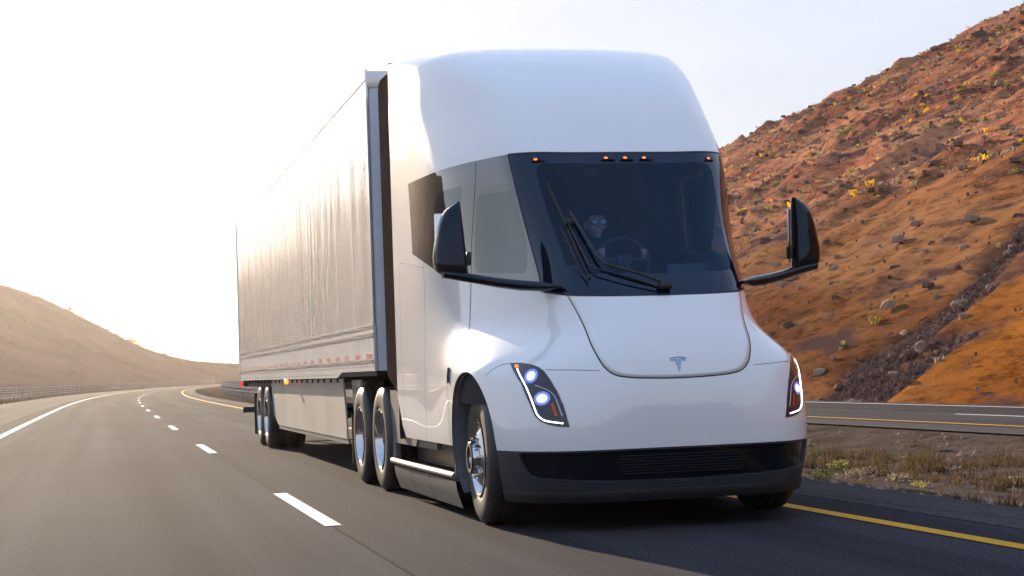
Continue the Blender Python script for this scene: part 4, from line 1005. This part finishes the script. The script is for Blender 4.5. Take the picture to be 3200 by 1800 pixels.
# ------------------------------------------------------------------ the driver
def skin_mesh(verts, edges, rad, root, sub=1):
    me = bpy.data.meshes.new('tmp'); me.from_pydata(verts, edges, []); o = bpy.data.objects.new('tmp', me); COL.objects.link(o)
    o.modifiers.new('s', 'SKIN'); sv = me.skin_vertices[0].data
    for i, r_ in enumerate(rad): sv[i].radius = r_ if isinstance(r_, tuple) else (r_, r_); sv[i].use_root = (i == root)
    ss = o.modifiers.new('b', 'SUBSURF'); ss.levels = sub; ss.render_levels = sub
    dg = bpy.context.evaluated_depsgraph_get(); dg.update(); m2 = bpy.data.meshes.new_from_object(o.evaluated_get(dg)); 
    V = [tuple(v.co) for v in m2.vertices]; F = [tuple(p.vertices) for p in m2.polygons]
    bpy.data.objects.remove(o); bpy.data.meshes.remove(m2); return V, F
def fuse(mb, vox, m, name, parent, smoothit=2):
    o = mb.build('tmp', m); r_ = o.modifiers.new('r', 'REMESH'); r_.mode = 'VOXEL'; r_.voxel_size = vox
    sm = o.modifiers.new('s', 'SMOOTH'); sm.iterations = smoothit; sm.factor = .5
    dg = bpy.context.evaluated_depsgraph_get(); dg.update(); me = bpy.data.meshes.new_from_object(o.evaluated_get(dg)); bpy.data.objects.remove(o)
    me.name = name; me.shade_smooth(); p = bpy.data.objects.new(name, me); COL.objects.link(p); p.parent = parent; return p
person = empty('person', (0, 1.1, 1.5), 'driver in sunglasses and black t-shirt with both hands on the steering wheel', 'person')
def pp(o): o.matrix_parent_inverse = Matrix.Translation((0, -1.1, -1.5)); return o
HC = Vector((-.02, .93, 2.275))                       # head centre
sk = [(0, 1.15, 1.58), (0, 1.17, 1.74), (0, 1.16, 1.90), (0, 1.12, 2.02), (-.005, 1.06, 2.09), (-.012, .99, 2.17)]
rd = [(.16, .13), (.155, .12), (.17, .12), (.14, .10), (.056, .056), (.056, .058)]; ed = [(i, i+1) for i in range(5)]
hands = {-1: Vector((-.115, .525, 2.005)), 1: Vector((.262, .525, 1.995))}
for s in (-1, 1):
    b = len(sk); h = hands[s]
    sk += [(s*.19, 1.11, 2.03), (s*.27+.03, .92, 1.80), tuple(h+Vector((s*.02, .10, -.045))), tuple(h+Vector((s*.008, .045, -.01)))]
    rd += [(.065, .06), .045, (.030, .026), (.038, .024)]; ed += [(3, b), (b, b+1), (b+1, b+2), (b+2, b+3)]
for s in (-1, 1):
    b = len(sk); sk += [(s*.11, 1.05, 1.56), (s*.17, .62, 1.60), (s*.17, .50, 1.22), (s*.17, .40, 1.10)]; rd += [.095, .065, .045, (.045, .035)]; ed += [(0, b), (b, b+1), (b+1, b+2), (b+2, b+3)]
V, F = skin_mesh(sk, ed, rd, 0, 2)
bod = MB().add(V, F)
# head: skull and jaw, nose, lips, brow, ears; face looks to -y
Vh = []; nn, mm = 28, 20
for i in range(mm+1):
    ph = math.pi*i/mm
    for j in range(nn):
        t = 2*math.pi*j/nn; x_, y_, z_ = math.sin(ph)*math.cos(t), math.sin(ph)*math.sin(t), math.cos(ph)
        wx = .076*(1-.30*max(0, -z_)**1.5); wy = .098
        if z_ < -.1 and y_ > 0: wy *= 1-.55*min(1, (-z_-.1))
        Vh.append(tuple(HC+Vector((x_*wx, y_*wy, z_*.118))))
bod.add(Vh, [(i*nn+j, (i+1)*nn+j, (i+1)*nn+(j+1) % nn, i*nn+(j+1) % nn) for i in range(mm) for j in range(nn)])
bod.tube([HC+Vector((0, -.092, .02)), HC+Vector((0, -.108, -.012)), HC+Vector((0, -.114, -.030)), HC+Vector((0, -.100, -.042))], [.009, .013, .017, .011], 8)
bod.ball(HC+Vector((0, -.086, -.065)), (.026, .016, .007)).ball(HC+Vector((0, -.082, -.078)), (.022, .016, .008)).ball(HC+Vector((0, -.070, -.104)), (.026, .022, .020))
bod.ball(HC+Vector((0, -.084, .034)), (.056, .018, .012))
for s in (-1, 1): bod.ball(HC+Vector((s*.080, .012, -.008)), (.012, .022, .034)).ball(HC+Vector((s*.040, -.070, -.030)), (.026, .024, .022))
# fingers curl over the rim; the thumb runs along it
for s in (-1, 1):
    h = hands[s]
    for k, ln in enumerate((.062, .070, .066, .052)):
        z0 = .026-.019*k; a = h+Vector((s*.006, .035, z0)); b_ = a+Vector((-s*.004, -ln*.62, .010)); c_ = b_+Vector((-s*.022, -ln*.30, -.002)); d_ = c_+Vector((-s*.020, ln*.22, -.004))
        bod.tube([a, b_, c_, d_], [.0095, .009, .008, .0065], 7).ball(a, .0098, 6, 4).ball(d_, .0065, 6, 4)
    bod.tube([h+Vector((-s*.012, .055, .012)), h+Vector((-s*.030, .022, .034)), h+Vector((-s*.036, -.012, .045))], [.011, .010, .008], 7)
pp(fuse(bod, .0062, M['skin'], 'body', person))
hb = MB()
for i in range(9):                                    # short hair cap
    ph = math.pi*.56*i/8
    for j in range(28):
        t = 2*math.pi*j/28; fy = math.sin(t); lim = ph if fy > -.15 else ph*(.62 if fy < -.5 else .8)
        x_, y_, z_ = math.sin(lim)*math.cos(t), math.sin(lim)*fy, math.cos(lim); r_ = 1.07+.03*math.sin(7*t)*math.sin(3*ph)
        hb.V.append(tuple(HC+Vector((x_*.079*r_, y_*.101*r_, z_*.121*r_))))
hb.F = [(i*28+j, (i+1)*28+j, (i+1)*28+(j+1) % 28, i*28+(j+1) % 28) for i in range(8) for j in range(28)]
pp(hb.build('hair', M['hair'], person))
g = empty('sunglasses', parent=person); pp(g)
for s in (-1, 1):
    lens_ = MB()
    n_ = 16
    for k in range(n_):
        t = 2*math.pi*k/n_; lens_.V.append(tuple(HC+Vector((s*.034+.028*math.cos(t), -.104+.006*math.cos(t)*s*0-.004, .008+.020*math.sin(t)*(1 if math.sin(t) > 0 else 1.1)))))
    for k in range(n_):
        t = 2*math.pi*k/n_; lens_.V.append(tuple(HC+Vector((s*.034+.024*math.cos(t), -.101, .008+.017*math.sin(t)))))
    lens_.F = [tuple(range(n_))[::-1]]+[(k, (k+1) % n_, n_+(k+1) % n_, n_+k) for k in range(n_)]
    lens_.build('lens', M['sunglass'], g)
fm = MB()
for s in (-1, 1):
    fm.tube([HC+Vector((s*.034+.029*math.cos(t), -.105, .008+.0215*math.sin(t))) for t in np.linspace(0, 2*math.pi, 21)], .004, 6, False)
    fm.tube([HC+Vector((s*.063, -.10, .014)), HC+Vector((s*.082, -.04, .012)), HC+Vector((s*.084, .03, .006))], .004, 6)
fm.tube([HC+Vector((-.008, -.106, .012)), HC+Vector((.008, -.106, .012))], .004, 6); fm.build('frame', M['darkplastic'], g)
sh = MB(); kk = list(range(4))
v_ = [sk[i] for i in kk]+[(-.19, 1.11, 2.03), (-.235, .99, 1.90), (.19, 1.11, 2.03), (.255, .99, 1.90), (0, 1.08, 2.065)]
V, F = skin_mesh(v_, [(0, 1), (1, 2), (2, 3), (3, 4), (4, 5), (3, 6), (6, 7), (3, 8)], [(.175, .145), (.17, .135), (.185, .135), (.155, .115), (.078, .072), (.066, .06), (.078, .072), (.066, .06), (.07, .068)], 0, 2)
pp(fuse(sh.add(V, F), .010, M['shirt'], 'shirt', person))
tr_ = MB(); v_ = [(0, 1.15, 1.57)]; e_ = []; r2 = [(.17, .14)]
for s in (-1, 1): b = len(v_); v_ += [(s*.11, 1.05, 1.56), (s*.17, .62, 1.60), (s*.17, .50, 1.24)]; e_ += [(0, b), (b, b+1), (b+1, b+2)]; r2 += [.105, .075, .055]
V, F = skin_mesh(v_, e_, r2, 0, 2); pp(fuse(tr_.add(V, F), .010, M['trouser'], 'trousers', person))

# ------------------------------------------------------------------ fences and guardrail
M['post'] = mat('steel_post', (.22, .23, .25), .5, metal=.5, scale=8, amt=.2); M['wire'] = mat('fence_wire', (.40, .38, .36), .4, metal=.7)
M['galv'] = mat('galvanised_steel', (.22, .22, .23), .65, metal=.3, scale=4, amt=.12)
matte(M['galv'])
fence = empty('wire_fence', (-13.1, 60, 0), 'long wire fence on dark steel posts along the left roadside', 'fence')
pv = MB().box((0, 0, .52), (.09, .07, 1.26)).box((0, -.04, .55), (.02, .05, 1.2)); pmesh = None
ys_f = np.arange(62, 460, 2.6)
for y_ in ys_f:
    if pmesh is None: o = pv.build('post', M['post'], fence, smooth=False); pmesh = o.data
    else: o = bpy.data.objects.new('post', pmesh); COL.objects.link(o); o.parent = fence
    o.location = (float(off(y_))-13.1+13.1, y_-60, -.08+random.uniform(-.03, .03)); o.rotation_euler = (random.uniform(-.03, .03), random.uniform(-.03, .03), 0)
for z_ in (.30, .52, .74, .92, 1.10):
    MB().tube([(float(off(y_)), y_-60-.05, z_-.02) for y_ in np.arange(62, 462, 5.2)], .016, 5).build('wire', M['wire'], fence)
rail = empty('guardrail', (4.4, 60, 0), 'galvanised steel guardrail on posts beside the inner curve', 'guardrail')
wv = [(0, .31), (.07, .28), (.08, .21), (.02, .155), (.08, .10), (.07, .03), (0, 0)]
yg = np.arange(74, 330, 3.8)
GD = lambda y: 4.4+np.interp(y, [70, 160, 330], [0, .8, 3.0])
mb = MB(); k_ = len(wv)
for y_ in yg:
    o_ = float(off(y_)+GD(y_))-4.4
    for a, z_ in wv: mb.V.append((o_-a, y_-60, .50+z_))
mb.F = [(i*k_+j, i*k_+j+1, (i+1)*k_+j+1, (i+1)*k_+j) for i in range(len(yg)-1) for j in range(k_-1)]
mb.build('beam', M['galv'], rail)
mb = MB().tube([(float(off(y_)+GD(y_))-4.4, y_-60, .30) for y_ in yg], .05, 6); mb.build('lower_rail', M['galv'], rail)
pv = MB().box((.09, 0, .40), (.14, .10, .95)); gm = None
for y_ in yg:
    if gm is None: o = pv.build('post', M['post'], rail, smooth=False); gm = o.data
    else: o = bpy.data.objects.new('post', gm); COL.objects.link(o); o.parent = rail
    o.location = (float(off(y_)+GD(y_))-4.4, y_-60, 0)

# ------------------------------------------------------------------ shrubs, rocks and grass
def leaf_clump(name, m, n=150, flat=.62, leaf=.16, stems=True):
    """an uneven shrub: leaf-sized faces through the volume of several lobes"""
    V = []; F = []
    lobes = [(Vector((random.uniform(-.35, .35), random.uniform(-.35, .35), random.uniform(.2, .5)*flat)), random.uniform(.35, .62)) for _ in range(5)]
    for i in range(n):
        c, r_ = random.choice(lobes); d = Vector((random.gauss(0, 1), random.gauss(0, 1), random.gauss(0, 1))).normalized()*r_*random.uniform(.45, 1)**.5
        p = c+Vector((d.x, d.y, d.z*flat)); p.z = max(.01, p.z)
        a = Vector((random.gauss(0, 1), random.gauss(0, 1), random.gauss(0, 1))).normalized(); b = a.orthogonal().normalized(); s = leaf*random.uniform(.5, 1.25)
        q = len(V); V += [tuple(p-a*s*.5-b*s*.22), tuple(p+a*s*.15-b*s*.34), tuple(p+a*s*.6), tuple(p-a*s*.1+b*s*.36)]; F.append((q, q+1, q+2, q+3))
    me = bpy.data.meshes.new(name); me.from_pydata(V, [], F); me.materials.append(m); return me
def leafmat(name, a, b): return matte(mat(name, a, .8, scale=2.5, col2=b), .45)
M['bush_y'] = leafmat('yellow_shrub_leaves', (.55, .32, .02), (.80, .52, .05)); M['bush_g'] = leafmat('olive_shrub_leaves', (.15, .16, .035), (.34, .31, .09))
M['bush_d'] = leafmat('dark_shrub_leaves', (.05, .06, .025), (.14, .14, .06)); M['bush_s'] = leafmat('sage_leaves', (.20, .17, .12), (.34, .29, .21))
M['bush_l'] = leafmat('bright_green_leaves', (.16, .20, .01), (.34, .36, .03)); M['dry'] = leafmat('dry_grass_blades', (.055, .040, .024), (.14, .098, .052))
PR = {k: [leaf_clump('shrub_leaves', M[k], 150) for _ in range(3)] for k in ('bush_y', 'bush_g', 'bush_d', 'bush_s', 'bush_l')}
def hz(d, y): return float(hill_z(np.array([float(d)]), np.array([float(y)]))[0])
def put(name, me, loc, sc, label, cat, group):
    o = bpy.data.objects.new(name, me); COL.objects.link(o); o.location = loc; o.scale = (sc*random.uniform(.85, 1.2), sc*random.uniform(.85, 1.2), sc*random.uniform(.7, 1.0)); o.rotation_euler = (0, 0, random.uniform(0, 6.28))
    return tag(o, label, cat, group)
C0 = np.array([-3.92072, -12.18883, 1.13784]); _F = 5355.53/1.2422
_f = np.array(cam.matrix_world.col[2][:3])*-1; _r = np.array(cam.matrix_world.col[0][:3]); _u = np.array(cam.matrix_world.col[1][:3])
HG = np.stack([X, Y, Z], -1)
vd = HG-C0; dep = vd@_f; HPX = 1288+_F*(vd@_r)/dep; HPY = 724.5-_F*(vd@_u)/dep
def hill_at(px, py):
    """the nearest hillside point seen in a given direction"""
    e = np.hypot(HPX-px, HPY-py); near = np.where(e < 14, dep, 1e9)
    i = near.argmin() if near.min() < 1e8 else e.argmin(); return HG.reshape(-1, 3)[i], dep.ravel()[i]
spots = [('bush_d', 2452, 470, 40, 'round dark green shrub on the near slope below the hill track'), ('bush_g', 2565, 420, 38, 'olive green shrub at the edge of the near bank'),
 ('bush_g', 2125, 325, 26, 'pale olive shrub, larger of the pair on the upper slope'), ('bush_g', 2105, 335, 20, 'pale olive shrub, smaller of the pair on the upper slope'), ('bush_s', 2160, 270, 22, None),
 ('bush_l', 2490, 190, 26, 'bright green shrub highest in the green streak on the hill'), ('bush_l', 2520, 203, 24, None), ('bush_l', 2455, 205, 22, None), ('bush_l', 2545, 195, 24, None), ('bush_l', 2425, 215, 18, None),
 ('bush_y', 2475, 283, 26, 'largest yellow shrub on the upper right slope'), ('bush_y', 2430, 305, 18, None), ('bush_y', 2355, 262, 20, None), ('bush_y', 2310, 255, 16, None), ('bush_y', 2330, 235, 16, None), ('bush_y', 2400, 245, 16, None),
 ('bush_y', 1870, 515, 22, None), ('bush_y', 1850, 525, 14, None), ('bush_y', 1880, 520, 14, None), ('bush_y', 1960, 505, 18, None), ('bush_y', 1985, 500, 16, None), ('bush_g', 1900, 485, 26, None), ('bush_g', 1945, 460, 30, 'grey green shrub low on the slope beside the truck'), ('bush_g', 1915, 470, 18, None), ('bush_y', 2055, 455, 22, None), ('bush_g', 2060, 440, 18, None),
 ('bush_y', 2445, 395, 18, None), ('bush_y', 2470, 390, 16, None), ('bush_y', 2390, 395, 14, None), ('bush_y', 2560, 345, 20, None), ('bush_y', 2530, 330, 18, None), ('bush_y', 2500, 315, 16, None), ('bush_g', 2255, 160, 20, None), ('bush_s', 2090, 385, 20, None), ('bush_y', 2200, 400, 14, None), ('bush_y', 2275, 320, 14, None), ('bush_y', 2240, 345, 12, None)]
for _ in range(130):
    px = random.uniform(1830, 2576); py = random.uniform(60, 620); line = np.interp(px, [1820, 1905, 2050, 2210, 2400, 2576], [415, 355, 270, 190, 100, 30])+12
    if py > line and py < line+360: spots.append((random.choice(('bush_y', 'bush_y', 'bush_g', 'bush_s', 'bush_s', 'bush_d')), px, py, random.uniform(6, 15), None))
gen = {'bush_y': 'small yellow rabbitbrush dotted over the sunlit hillside', 'bush_g': 'small olive shrub on the sunlit hillside', 'bush_d': 'small dark shrub on the sunlit hillside', 'bush_s': 'small grey sagebrush on the sunlit hillside', 'bush_l': 'bright green shrub in a streak across the upper hillside'}
grp = {'bush_y': 'yellow shrubs on the hillside', 'bush_g': 'olive shrubs on the hillside', 'bush_d': 'dark shrubs on the hillside', 'bush_s': 'sagebrush on the hillside', 'bush_l': 'bright green shrubs on the hillside'}
for kind, px, py, wpx, lab in spots:
    p, dd = hill_at(px, py); sc = wpx/_F*dd/1.25
    put('shrub', random.choice(PR[kind]), (p[0], p[1], p[2]-.08*sc), sc, lab or gen[kind], 'shrub', None if lab else grp[kind])
# boulders
M['rock_d'] = mat('dark_boulder', (.075, .045, .038), .9, scale=3, spec=.1, col2=(.21, .125, .095), bump=.6, bdist=.06); M['rock_l'] = mat('tan_boulder', (.24, .15, .105), .9, scale=2, col2=(.38, .26, .185), bump=.6, bdist=.06)
def rock_mesh(m):
    bm = bmesh.new(); bmesh.ops.create_icosphere(bm, subdivisions=2, radius=.5)
    q = [(Vector((random.gauss(0, 1), random.gauss(0, 1), random.gauss(0, 1))).normalized(), random.uniform(.26, .44)) for _ in range(9)]
    for v in bm.verts:
        for nrm, dd in q:
            e = v.co.dot(nrm)-dd
            if e > 0: v.co -= nrm*e
        v.co *= random.uniform(.95, 1.05)
    bmesh.ops.dissolve_limit(bm, angle_limit=.12, verts=bm.verts, edges=bm.edges)
    bmesh.ops.triangulate(bm, faces=bm.faces); me = bpy.data.meshes.new('rock'); bm.to_mesh(me); bm.free(); me.materials.append(m); return me
matte(M['rock_d']); matte(M['rock_l'])
RD = [rock_mesh(M['rock_d']) for _ in range(5)]; RL = [rock_mesh(M['rock_l']) for _ in range(4)]
def rock(d, y_, sc, ms, lab, g):
    o = put('boulder', random.choice(ms), (d+float(off(y_)), y_, hz(d, y_)-.16+.10*sc), sc, lab, 'boulder', g); o.rotation_euler = (random.uniform(-.5, .5), random.uniform(-.5, .5), random.uniform(0, 6)); return o
def chute_point(spread=1.0):
    if random.random() < .16: spread *= 2.4
    t = (len(CH)-1)*random.random()**1.15; k = int(t); c = CH[k]+(CH[k+1]-CH[k])*(t-k); w_ = np.interp(t, [0, 3, 8], [2.1, 1.2, .8])*spread
    return max(14.75, c[0]+random.gauss(0, .35)*w_), c[1]+random.gauss(0, .75)*w_
for i in range(215):
    d, y_ = chute_point(); sc = .10+.30*random.random()**2.4+(.32*random.random() if random.random() > .88 else 0)
    rock(d, y_, sc, RD if random.random() < .82 else RL, 'dark boulder in the rubble chute at the foot of the bank', 'boulders in the rubble chute')
for i in range(45):
    rock(14.8+abs(random.gauss(0, .25)), random.uniform(27.3, 44), random.uniform(.12, .32), RD if random.random() < .6 else RL, 'boulder along the toe of the roadside bank', 'boulders along the toe of the bank')
mb = MB()
for _ in range(6500):
    d, y_ = chute_point(1.3) if random.random() < .8 else (14.75+abs(random.gauss(0, .3)), random.uniform(27, 46))
    r_ = random.uniform(.02, .08); z_ = hz(d, y_)-.16; a = random.uniform(0, 6); x_ = d+float(off(y_))
    mb.add([(x_+r_*math.cos(a+k*1.26)*random.uniform(.6, 1.3), y_+r_*math.sin(a+k*1.26)*random.uniform(.6, 1.3), z_-.02) for k in range(5)]+[(x_+random.uniform(-.3, .3)*r_, y_, z_+r_*1.3)], [(k, (k+1) % 5, 5) for k in range(5)])
tag(mb.build('rubble', M['rock_d'], smooth=False), kind='stuff')
for i in range(70):
    px = random.uniform(1830, 2576); line = np.interp(px, [1820, 1905, 2050, 2210, 2400, 2576], [415, 355, 270, 190, 100, 30]); py = line+6+random.random()**1.6*300
    p, dd = hill_at(px, py); wpx = random.uniform(5, 13); sc = wpx/_F*dd
    o = put('boulder', random.choice(RD if random.random() < .55 else RL), (p[0], p[1], p[2]+.1*sc), sc, 'small boulder scattered on the upper hillside', 'boulder', 'boulders scattered on the hillside')
# stones and small tufts too many to count, strewn over the whole slope
CA = np.gradient(hd)[None, :]*np.gradient(hy)[:, None]
def strew(name, m, num, kind):
    w_ = (dep < 260) & (HPX > 1780) & (HPX < 2640) & (HPY > -40) & (D > 15.2); idx = np.flatnonzero(w_); pr = CA.ravel()[idx]*np.where(Z.ravel()[idx] < 8, .45 if kind == 'stone' else .05, 1)*(dep.ravel()[idx]/80)**-.3; pr /= pr.sum(); P_ = HG.reshape(-1, 3)[rng.choice(idx, num, p=pr)]
    V = []; F = []
    for p in P_:
        p = p+np.array([random.uniform(-.3, .3), random.uniform(-.3, .3), 0]); q = len(V); a = random.uniform(0, 6)
        if kind == 'stone':
            r_ = .03+.26*random.random()**5
            hh_ = r_*random.uniform(.45, .9); jx = [random.uniform(.75, 1.2) for _ in range(10)]
            V += [(p[0]+r_*math.cos(a+k*1.26)*jx[k], p[1]+r_*math.sin(a+k*1.26)*jx[k], p[2]-.08) for k in range(5)]+[(p[0]+.86*r_*math.cos(a+k*1.26+.5)*jx[5+k], p[1]+.86*r_*math.sin(a+k*1.26+.5)*jx[5+k], p[2]+hh_*random.uniform(.5, .95)) for k in range(5)]+[(p[0]+.2*r_*math.cos(a), p[1]+.2*r_*math.sin(a), p[2]+hh_*1.05)]
            F += [(q+k, q+(k+1) % 5, q+5+k) for k in range(5)]+[(q+(k+1) % 5, q+5+(k+1) % 5, q+5+k) for k in range(5)]+[(q+5+k, q+5+(k+1) % 5, q+10) for k in range(5)]
        else:
            r_ = .05+.22*random.random()**2.5
            for k in range(9):
                b = a+k*.7; l_ = r_*random.uniform(.6, 1.2); cx, cy = p[0]+random.gauss(0, .3)*r_, p[1]+random.gauss(0, .3)*r_; q = len(V)
                V += [(cx, cy, p[2]-.1), (cx+l_*.5*math.cos(b)-.2*l_*math.sin(b), cy+l_*.5*math.sin(b)+.2*l_*math.cos(b), p[2]+l_*.6), (cx+l_*math.cos(b), cy+l_*math.sin(b), p[2]+l_*random.uniform(.5, 1)), (cx+l_*.5*math.cos(b)+.2*l_*math.sin(b), cy+l_*.5*math.sin(b)-.2*l_*math.cos(b), p[2]+l_*.5)]; F.append((q, q+1, q+2, q+3))
    tag(mesh_obj(name, V, F, m, None, smooth=False), kind='stuff')
strew('hillside_stones', M['rock_d'], 6500, 'stone'); strew('hillside_pebbles', M['rock_l'], 4200, 'stone')
strew('hillside_dry_grass', M['bush_s'], 4200, 'tuft'); strew('hillside_scrub', M['bush_g'], 1500, 'tuft'); strew('hillside_yellow_grass', M['bush_y'], 900, 'tuft')
# shrubs along the skyline of the left hill
lx, ly, lz, laz = LH
ridge_i = lz[60:76].argmax(0)+60
# left-hill skyline shrubs: image columns where the photograph shows them
for px, wpx in [(62, 16), (95, 22), (103, 14), (128, 14), (170, 26), (182, 18), (198, 14), (204, 10), (245, 20), (300, 26), (318, 22), (327, 26), (337, 22), (345, 18), (352, 14), (405, 16), (412, 12), (438, 12), (505, 12), (520, 14), (535, 12), (570, 10), (20, 12), (140, 10), (222, 10), (270, 12), (285, 14), (362, 10), (380, 8), (460, 8)]:
    az = 13.687+math.degrees(math.atan((px-1288)/_F)); j = int(np.abs(laz-az).argmin())
    vv = np.stack([lx[:, j], ly[:, j], lz[:, j]], -1)-C0; el = vv[:, 2]/np.hypot(vv[:, 0], vv[:, 1]); i = el.argmax()
    p = vv[i]+C0; dd = np.linalg.norm(vv[i]); sc = wpx/_F*dd/1.25
    put('shrub', random.choice(PR['bush_d']+PR['bush_g']), (p[0], p[1], p[2]-.1*sc), sc, 'backlit shrub on the skyline of the left hill', 'shrub', 'shrubs on the skyline of the left hill')
for _ in range(34):
    j = random.randrange(110, 300); i = random.randrange(14, 62)
    put('shrub', random.choice(PR['bush_d']), (lx[i, j], ly[i, j], lz[i, j]-.1), random.uniform(1.2, 2.6), 'dark shrub on the shaded face of the left hill', 'shrub', 'shrubs on the face of the left hill')

# dry grass in the median and along the verge
def tuft_field(name, pts, hmin, hmax, blades, m, wd=.012):
    V = []; F = []
    for x_, y_, z_ in pts:
        for _ in range(blades):
            a = random.uniform(0, 6.28); l_ = random.uniform(hmin, hmax); lean = random.uniform(.15, .75); bx, by = x_+random.gauss(0, .06), y_+random.gauss(0, .06)
            dx, dy = math.cos(a), math.sin(a); q = len(V); px, py = -dy*wd*.5, dx*wd*.5
            V += [(bx-px, by-py, z_), (bx+px, by+py, z_), (bx+dx*l_*lean*.45+px*.7, by+dy*l_*lean*.45+py*.7, z_+l_*.6), (bx+dx*l_*lean*.45-px*.7, by+dy*l_*lean*.45-py*.7, z_+l_*.6), (bx+dx*l_*lean, by+dy*l_*lean, z_+l_*.95)]
            F += [(q, q+1, q+2, q+3), (q+3, q+2, q+4)]
    return tag(mesh_obj(name, V, F, m, None, smooth=False), kind='stuff')
pts = []
while len(pts) < 1000:
    d = random.uniform(2.75, 7.6); y_ = -8+46*random.random()**1.3
    if float(vnoise(d*.8, y_*.45, 17))+.5 > .52+.16*(d > 5.4): pts.append((d+float(off(y_)), y_, med_z(d, y_)-.01))
tuft_field('median_grass', pts, .04, .14, 24, M['dry'])
tall = [p for p in pts if random.random() < .10]
tuft_field('median_tall_grass', tall, .18, .42, 14, M['dry'], .008)
pts = [(float(off(y_))-d, y_, -.30) for d, y_ in [(random.uniform(11.9, 15.5), random.uniform(55, 330)) for _ in range(1500)]]
tuft_field('verge_grass', pts, .18, .5, 7, M['dry'], .05)
for i in range(60):
    d = random.uniform(3.1, 7.4); y_ = -7+34*random.random(); k = random.choice(('bush_s', 'bush_s', 'bush_d', 'bush_g'))
    put('low_shrub', random.choice(PR[k]), (d+float(off(y_)), y_, med_z(d, y_)-.02), random.uniform(.10, .30), {'bush_s': 'low grey dry shrub in the gravel median', 'bush_g': 'low olive shrub in the gravel median', 'bush_d': 'low dark shrub in the gravel median'}[k], 'shrub', {'bush_s': 'grey low shrubs in the median', 'bush_g': 'olive low shrubs in the median', 'bush_d': 'dark low shrubs in the median'}[k])
# stones in the median: countless
mbs = MB()
for _ in range(2600):
    d = random.uniform(2.6, 8.1); y_ = -8+40*random.random()**1.3; r_ = random.uniform(.012, .05)*(1 if random.random() < .93 else 2.2); z_ = med_z(d, y_); a = random.uniform(0, 6)
    V = [(d+r_*math.cos(a+k*1.26)*random.uniform(.7, 1.2), y_+r_*math.sin(a+k*1.26)*random.uniform(.7, 1.2), z_-.005) for k in range(5)]+[(d, y_, z_+r_*.8)]
    mbs.add(V, [(k, (k+1) % 5, 5) for k in range(5)])
tag(mbs.build('median_stones', M['rock_l'], smooth=False), kind='stuff')

# ------------------------------------------------------------------ warm air between the camera and the far hills
hm = bpy.data.materials.new('haze'); hm.use_nodes = True; hn = hm.node_tree.nodes; hn.remove(hn['Principled BSDF'])
vol = hn.new('ShaderNodeVolumePrincipled'); vol.inputs['Color'].default_value = (1, .91, .87, 1); vol.inputs['Density'].default_value = HAZE; vol.inputs['Anisotropy'].default_value = .74
hm.node_tree.links.new(vol.outputs[0], hn['Material Output'].inputs['Volume'])
tag(MB().box((0, 880, 47.5), (2500, 2100, 98)).build('haze', hm, smooth=False), kind='stuff')

# ------------------------------------------------------------------ words for the setting and the uncountable
WORDS = {'road': 'grey asphalt carriageway curving away to the right', 'shoulder': 'paler asphalt shoulder outside the white edge line', 'dark_seam': 'dark asphalt strip just outside the white edge line',
 'median_shoulder': 'narrow shaded shoulder between the yellow line and the median', 'median': 'brown gravel median between the two carriageways', 'opposite_road': 'opposite carriageway at the foot of the hill', 'opposite_shoulder': 'pale shoulder of the opposite carriageway',
 'roadside_verge': 'dry verge beyond the left shoulder', 'ground': 'flat desert ground', 'rocky_hill': 'steep sunlit red brown hillside on the right', 'left_hill': 'hazy backlit hill on the left', 'low_spur': 'low spur in front of the left hill',
 'median_grass': 'short dry grass in the gravel median', 'median_tall_grass': 'taller dry stems in the gravel median', 'verge_grass': 'dry grass along the left fence', 'median_stones': 'small stones on the gravel median', 'rubble': 'small dark rubble in the chute on the bank',
 'hillside_stones': 'small dark stones strewn over the hillside', 'hillside_pebbles': 'small tan stones strewn over the hillside', 'hillside_dry_grass': 'pale dry grass tufts over the hillside', 'hillside_scrub': 'olive scrub tufts over the hillside', 'hillside_yellow_grass': 'yellow grass tufts over the hillside', 'haze': 'thin warm haze in the air'}
for o in list(COL.objects):
    if o.parent is None and 'label' not in o and o.name.split('.')[0] in WORDS: o['label'] = WORDS[o.name.split('.')[0]]
